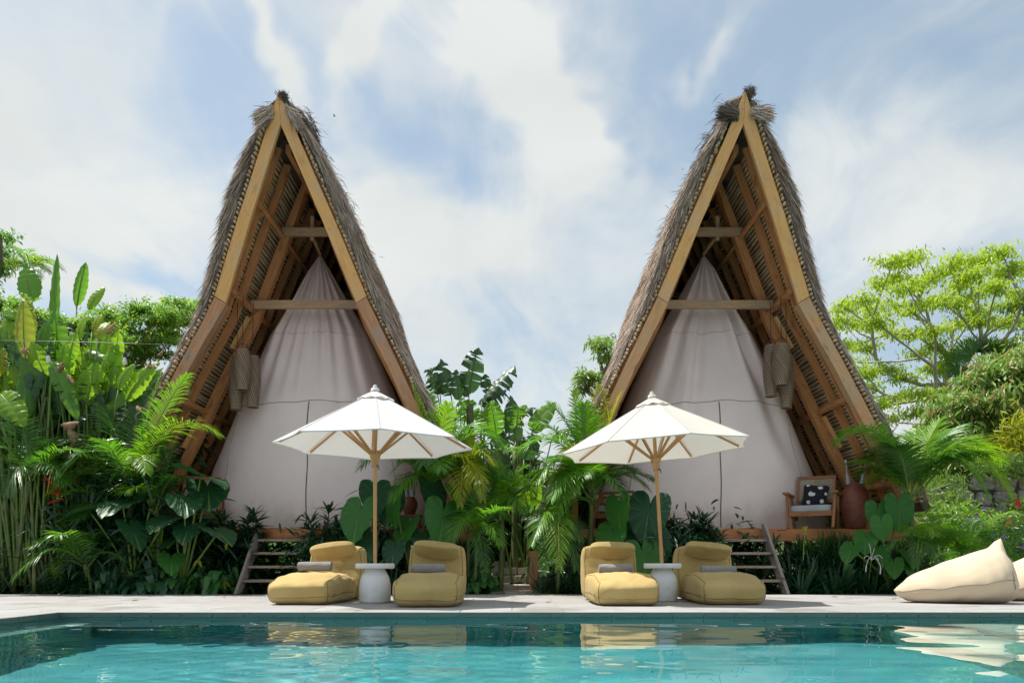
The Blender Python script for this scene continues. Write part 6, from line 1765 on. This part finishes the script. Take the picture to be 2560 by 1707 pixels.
# ---- anonymous undergrowth that closes the gaps
def mass(name, boxes, mat, L, W, label, cat, seed, down=.2):
    r = np.random.default_rng(seed); g = G()
    for (x0, x1, y0, y1, z0, z1, n) in boxes:
        nb = max(3, int((x1-x0)*(z1-z0)*1.6)); C = np.stack([r.uniform(x0, x1, nb), r.uniform(y0, y1, nb), r.uniform(z0, z1*.92, nb)], 1)
        k = r.integers(nb, size=n); P = C[k]+r.normal(0, .26, (n, 3)); P[:, 2] = np.maximum(P[:, 2], .0)
        u = r.random(n) < .35; P[u] = np.stack([r.uniform(x0, x1, u.sum()), r.uniform(y0, y1, u.sum()), r.uniform(z0, z1, u.sum())], 1)
        d = r.normal(0, 1, (n, 3)); d[:, 2] = d[:, 2]*.7-down; up = r.normal(0, .5, (n, 3))+np.array((0, -.5, 1))
        blades(g, P, d, up, r.uniform(.5, 1.3, n)*L, r.uniform(.7, 1.2, n)*W, .25, 3, fold=.12)
    o = g.build(name, mat); return tag(o, label, cat, kind='stuff')


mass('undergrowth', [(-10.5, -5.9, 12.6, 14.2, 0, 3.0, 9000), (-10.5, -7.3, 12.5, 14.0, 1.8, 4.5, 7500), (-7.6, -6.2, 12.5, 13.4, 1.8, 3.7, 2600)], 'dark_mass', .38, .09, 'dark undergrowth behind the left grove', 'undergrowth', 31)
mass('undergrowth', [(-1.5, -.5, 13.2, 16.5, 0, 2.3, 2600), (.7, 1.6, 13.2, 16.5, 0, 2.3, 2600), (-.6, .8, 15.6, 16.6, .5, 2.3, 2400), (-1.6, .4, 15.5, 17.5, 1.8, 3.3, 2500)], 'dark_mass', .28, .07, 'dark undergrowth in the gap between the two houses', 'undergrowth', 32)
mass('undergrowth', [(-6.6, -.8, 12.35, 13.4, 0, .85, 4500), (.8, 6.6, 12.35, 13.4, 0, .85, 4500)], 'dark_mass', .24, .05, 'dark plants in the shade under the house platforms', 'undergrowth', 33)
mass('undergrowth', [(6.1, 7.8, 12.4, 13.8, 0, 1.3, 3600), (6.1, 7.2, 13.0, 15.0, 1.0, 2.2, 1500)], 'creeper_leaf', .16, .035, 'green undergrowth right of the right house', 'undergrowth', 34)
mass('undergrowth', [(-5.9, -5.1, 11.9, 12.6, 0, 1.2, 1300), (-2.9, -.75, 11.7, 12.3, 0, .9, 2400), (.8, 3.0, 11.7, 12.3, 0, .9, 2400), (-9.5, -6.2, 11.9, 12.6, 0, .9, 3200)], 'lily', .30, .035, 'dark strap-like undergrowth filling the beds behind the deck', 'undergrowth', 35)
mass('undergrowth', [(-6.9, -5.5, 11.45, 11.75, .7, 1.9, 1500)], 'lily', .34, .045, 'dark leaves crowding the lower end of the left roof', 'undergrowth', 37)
mass('distant_trees', [(-60, -22, 42, 60, 0, 5.5, 9000), (-22, 22, 50, 66, 0, 4.0, 9000), (22, 60, 42, 60, 0, 5.5, 9000)], 'fine_dark', 1.1, .5, 'far row of trees beyond the garden', 'trees', 36)

# ---- right slope: retaining wall, hillside, creepers, flowers
g = G(); nx_, ny_ = 40, 26; V = []
for j in range(ny_):
    for i in range(nx_):
        x = 6.9+i*.9; y = 14.55+j*1.3; t = min(1, (x-6.9)/1.6)
        z = (1.55+.75*min(1, (x-7)/3)+.10*max(0, y-14.5)+.06*(x-7))*t*t*(3-2*t)-.05+.08*math.sin(x*1.3+y*.9)*t
        V.append((x, y, z))
g.grid(np.array(V), nx_, ny_); tag(g.build('hillside', 'grass_ground', smooth=True), kind='structure')
W_ = thing('stone_retaining_wall', 'rough stone retaining wall half covered by creepers at the right edge', 'wall', (9.0, 14.3, 0))
g = G(); V = [(7.3, 14.32, -.05), (12.5, 14.32, -.05), (12.5, 14.32, 2.55), (9.6, 14.32, 2.35), (8.2, 14.32, 1.9), (7.3, 14.32, 1.4)]
n = len(V); V2 = [(x, y+.3, z) for x, y, z in V]; g.add(V+V2, [(i, (i+1) % n, n+(i+1) % n, n+i) for i in range(n)], [(0, 1, 2), (0, 2, 3), (0, 3, 4), (0, 4, 5)]); g.build('mortar', 'wall_mortar', W_)
r = np.random.default_rng(50); stones = []
SM = []
for k in range(6):
    def f(P, U, k=k): return P*(1+wrinkle(P, .28, 7, 70+k))[:, None]
    V, Q = soft_box((0, 0, 0), (1, 1, 1), .55, 4, fn=f); g = G(); g.add(V, Q); SM.append(g.mesh('stone', 'wall_stone'))
z = .1
while z < 2.5:
    x = 7.4+r.uniform(0, .3)
    hgt = r.uniform(.20, .34)
    while x < 12.2:
        w = r.uniform(.24, .5)
        if z < interp([(7.3, 1.3), (8.2, 1.8), (9.6, 2.25), (12.5, 2.45)], x):
            link('stone', SM[r.integers(6)], W_, (x+w/2-9.0, .01+r.uniform(-.02, .03), z+r.uniform(-.04, .04)), (r.uniform(-.2, .2), r.uniform(-.3, .3), r.uniform(-.2, .2)), (w*.98, .20, hgt*1.0))
        x += w+.03
    z += hgt+.02
r = np.random.default_rng(51); g = G()
def drape(x0, x1, z0, z1, y, n, L=.09, W=.024):
    nb = int((x1-x0)*6)+2; cx = r.uniform(x0, x1, nb); ct = r.uniform(z0+.5*(z1-z0), z1, nb); k = r.integers(nb, size=n); t = r.random(n)
    P = np.stack([cx[k]+r.normal(0, .10, n)*(1+t), y-r.uniform(0, .28, n), ct[k]-t*(ct[k]-z0)*r.uniform(.5, 1, n)], 1)
    d = r.normal(0, .8, (n, 3)); d[:, 2] -= .7; blades(g, P, d, (0, -1, .4), r.uniform(.6, 1.2, n)*L, W, .2, 2, fold=.1, prof=lambda x: np.array([.15, 1, .06]))
drape(7.0, 8.7, .4, 2.2, 14.1, 8500); drape(8.8, 10.6, 2.05, 2.6, 14.15, 1800); drape(6.7, 8.0, .0, 1.6, 13.9, 3500); drape(9.3, 11, .2, .8, 13.9, 1500)
tag(g.build('creeper', 'creeper_leaf'), 'small-leaved creeper hanging over the stone wall at the right', 'creeper', kind='stuff')
# grassy tufts on the top of the slope
g = G(); n = 9000; x = r.uniform(7.6, 13, n); y = r.uniform(14.4, 17.5, n); t = np.clip((x-6.9)/1.6, 0, 1); z = (1.55+.75*np.minimum(1, (x-7)/3)+.10*np.maximum(0, y-14.5)+.06*(x-7))*t*t*(3-2*t)-.05
blades(g, np.stack([x, y, z], 1), r.normal(0, .4, (n, 3))+np.array((0, -.15, 1)), (0, -1, 0), r.uniform(.12, .34, n), .018, .25, 3); tag(g.build('slope_grass', 'creeper_leaf'), 'bright grass on top of the slope at the right', 'grass', kind='stuff')
# flowering shrubs in front of the wall
def flower_shrub(label, px, py, D, R, fl, n_fl, mat_leaf, leafn, seed, L=.10, W=.02):
    r = np.random.default_rng(seed); c = at(px, py, D); T = thing('flowering_shrub', label, 'flowering plant', (c.x, c.y, 0), group='flowering plants by the stone wall')
    g = G(); n = leafn; P = np.array(c)+r.normal(0, 1, (n, 3))*np.array(R)*.5; P[:, 2] = np.maximum(P[:, 2], .02)
    blades(g, P, r.normal(0, .7, (n, 3))+np.array((0, -.1, .6)), (0, -1, .3), r.uniform(.6, 1.2, n)*L, W, .3, 3, fold=.12); g.build('foliage', mat_leaf, T)['kind'] = 'stuff'
    for (fx, fy) in n_fl:
        p = np.array(at(fx, fy, D-R[1]*.6-.1)); g = G(); m = 6; a = r.uniform(0, 6.28)+np.arange(m)/m*6.28
        blades(g, np.tile(p, (m, 1)), np.stack([np.cos(a), -.35+0*a, np.sin(a)], 1), (0, -1, 0), .045, .04, .1, 2); g.build('flower', fl, T)
    return T
flower_shrub('purple-flowered plant with slim leaves in front of the stone wall, behind the bean bag', 2500, 1370, 12.9, (.65, .4, .40), 'purple_flower', ((2458, 1268), (2423, 1294), (2480, 1338), (2493, 1348), (2505, 1346), (2509, 1342), (2560, 1351), (2559, 1365), (2470, 1385), (2440, 1287)), 'lily_light', 2600, 1, .16, .018)
flower_shrub('yellow-flowered plant low beside the stone wall', 2390, 1318, 13.3, (.55, .4, .35), 'yellow_flower', ((2368, 1316), (2380, 1320), (2392, 1306), (2418, 1302), (2440, 1320), (2372, 1330), (2455, 1300), (2400, 1335)), 'palm_bright', 3000, 2, .09, .03)
flower_shrub('orange and yellow blossoms growing on the stone wall', 2528, 1312, 13.7, (.35, .25, .22), 'orange_flower', ((2518, 1304), (2524, 1300), (2537, 1310), (2545, 1370), (2530, 1318), (2515, 1312), (2540, 1374)), 'creeper_leaf', 1500, 3, .09, .03)
flower_shrub('small red blossoms on the stone wall near the right edge', 2542, 1262, 13.8, (.16, .15, .14), 'red_flower', ((2540, 1252), (2546, 1258), (2538, 1260), (2544, 1250), (2548, 1264)), 'creeper_leaf', 350, 4, .08, .03)
flower_shrub('yellow-green shrub at the right edge below the bush', 2548, 1110, 14.3, (.35, .3, .5), 'yellow_flower', (), 'palm_yellow', 1800, 5, .2, .03)

# ---- garden path in the middle
gp = thing('garden_path', None, None); tag(gp, kind='structure')
for k, (y, z, w) in enumerate(((11.75, .02, .95), (12.6, .10, .95), (13.3, .24, .9), (13.95, .38, .9), (14.6, .50, .9))):
    g = G()
    for i in range(2):
        g.box((.10+(i-.5)*w*.5+PR.uniform(-.01, .01), y, z-.06), (w*.5-.012, .62, .12), mi=0)
        g.build('step_stone', 'garden_stone', gp); g = G()
lw = thing('low_stone_wall', 'low stone edging beside the steps of the middle path', 'wall', (-.35, 13.0, 0))
for i in range(14):
    for j in range(3):
        link('stone', SM[PR.integers(6)], lw, (-.3+(i % 7)*.02+PR.uniform(-.03, .03)+(1.15 if i > 6 else 0), -.9+(i % 7)*.30, .06+j*.11), (0, 0, PR.uniform(-.2, .2)), (.22, .30, .11))
p = at(1334, 1400, 12.0); g = G(); g.bar((p.x, 12.0, -.02), (p.x+.01, 12.0, .58), .13, .12, up=(0, 1, 0)); g.tube([(p.x, 12.0, .56), (p.x, 12, .66)], [.10, .12], 8)
tag(g.build('wooden_post', 'board_red'), 'short weathered wooden post beside the middle path', 'post')
# small thatched shelter far behind the gap
sh = thing('garden_shelter', 'low thatched shelter just visible behind the young banana plant', 'shelter', tuple(at(1328, 1400, 17)))
c = at(1328, 1215, 17); g = G(); r = np.random.default_rng(9); n = 1500
b_ = np.stack([c.x+r.uniform(-.9, .9, n), 17+r.uniform(-.3, .3, n), c.z+r.uniform(-.1, .25, n)], 1); blades(g, b_, np.stack([r.normal(0, .1, n), -.3+0*b_[:, 0], -np.ones(n)], 1), (0, -1, 0), .35, .02, .05, 2); g.build('thatch', 'thatch', sh)['kind'] = 'stuff'
for dx in (-.8, .8):
    g = G(); g.bar((c.x+dx, 17, 0), (c.x+dx, 17, c.z+.1), .1, .1, up=(0, 1, 0)); g.build('post', 'bark', sh)
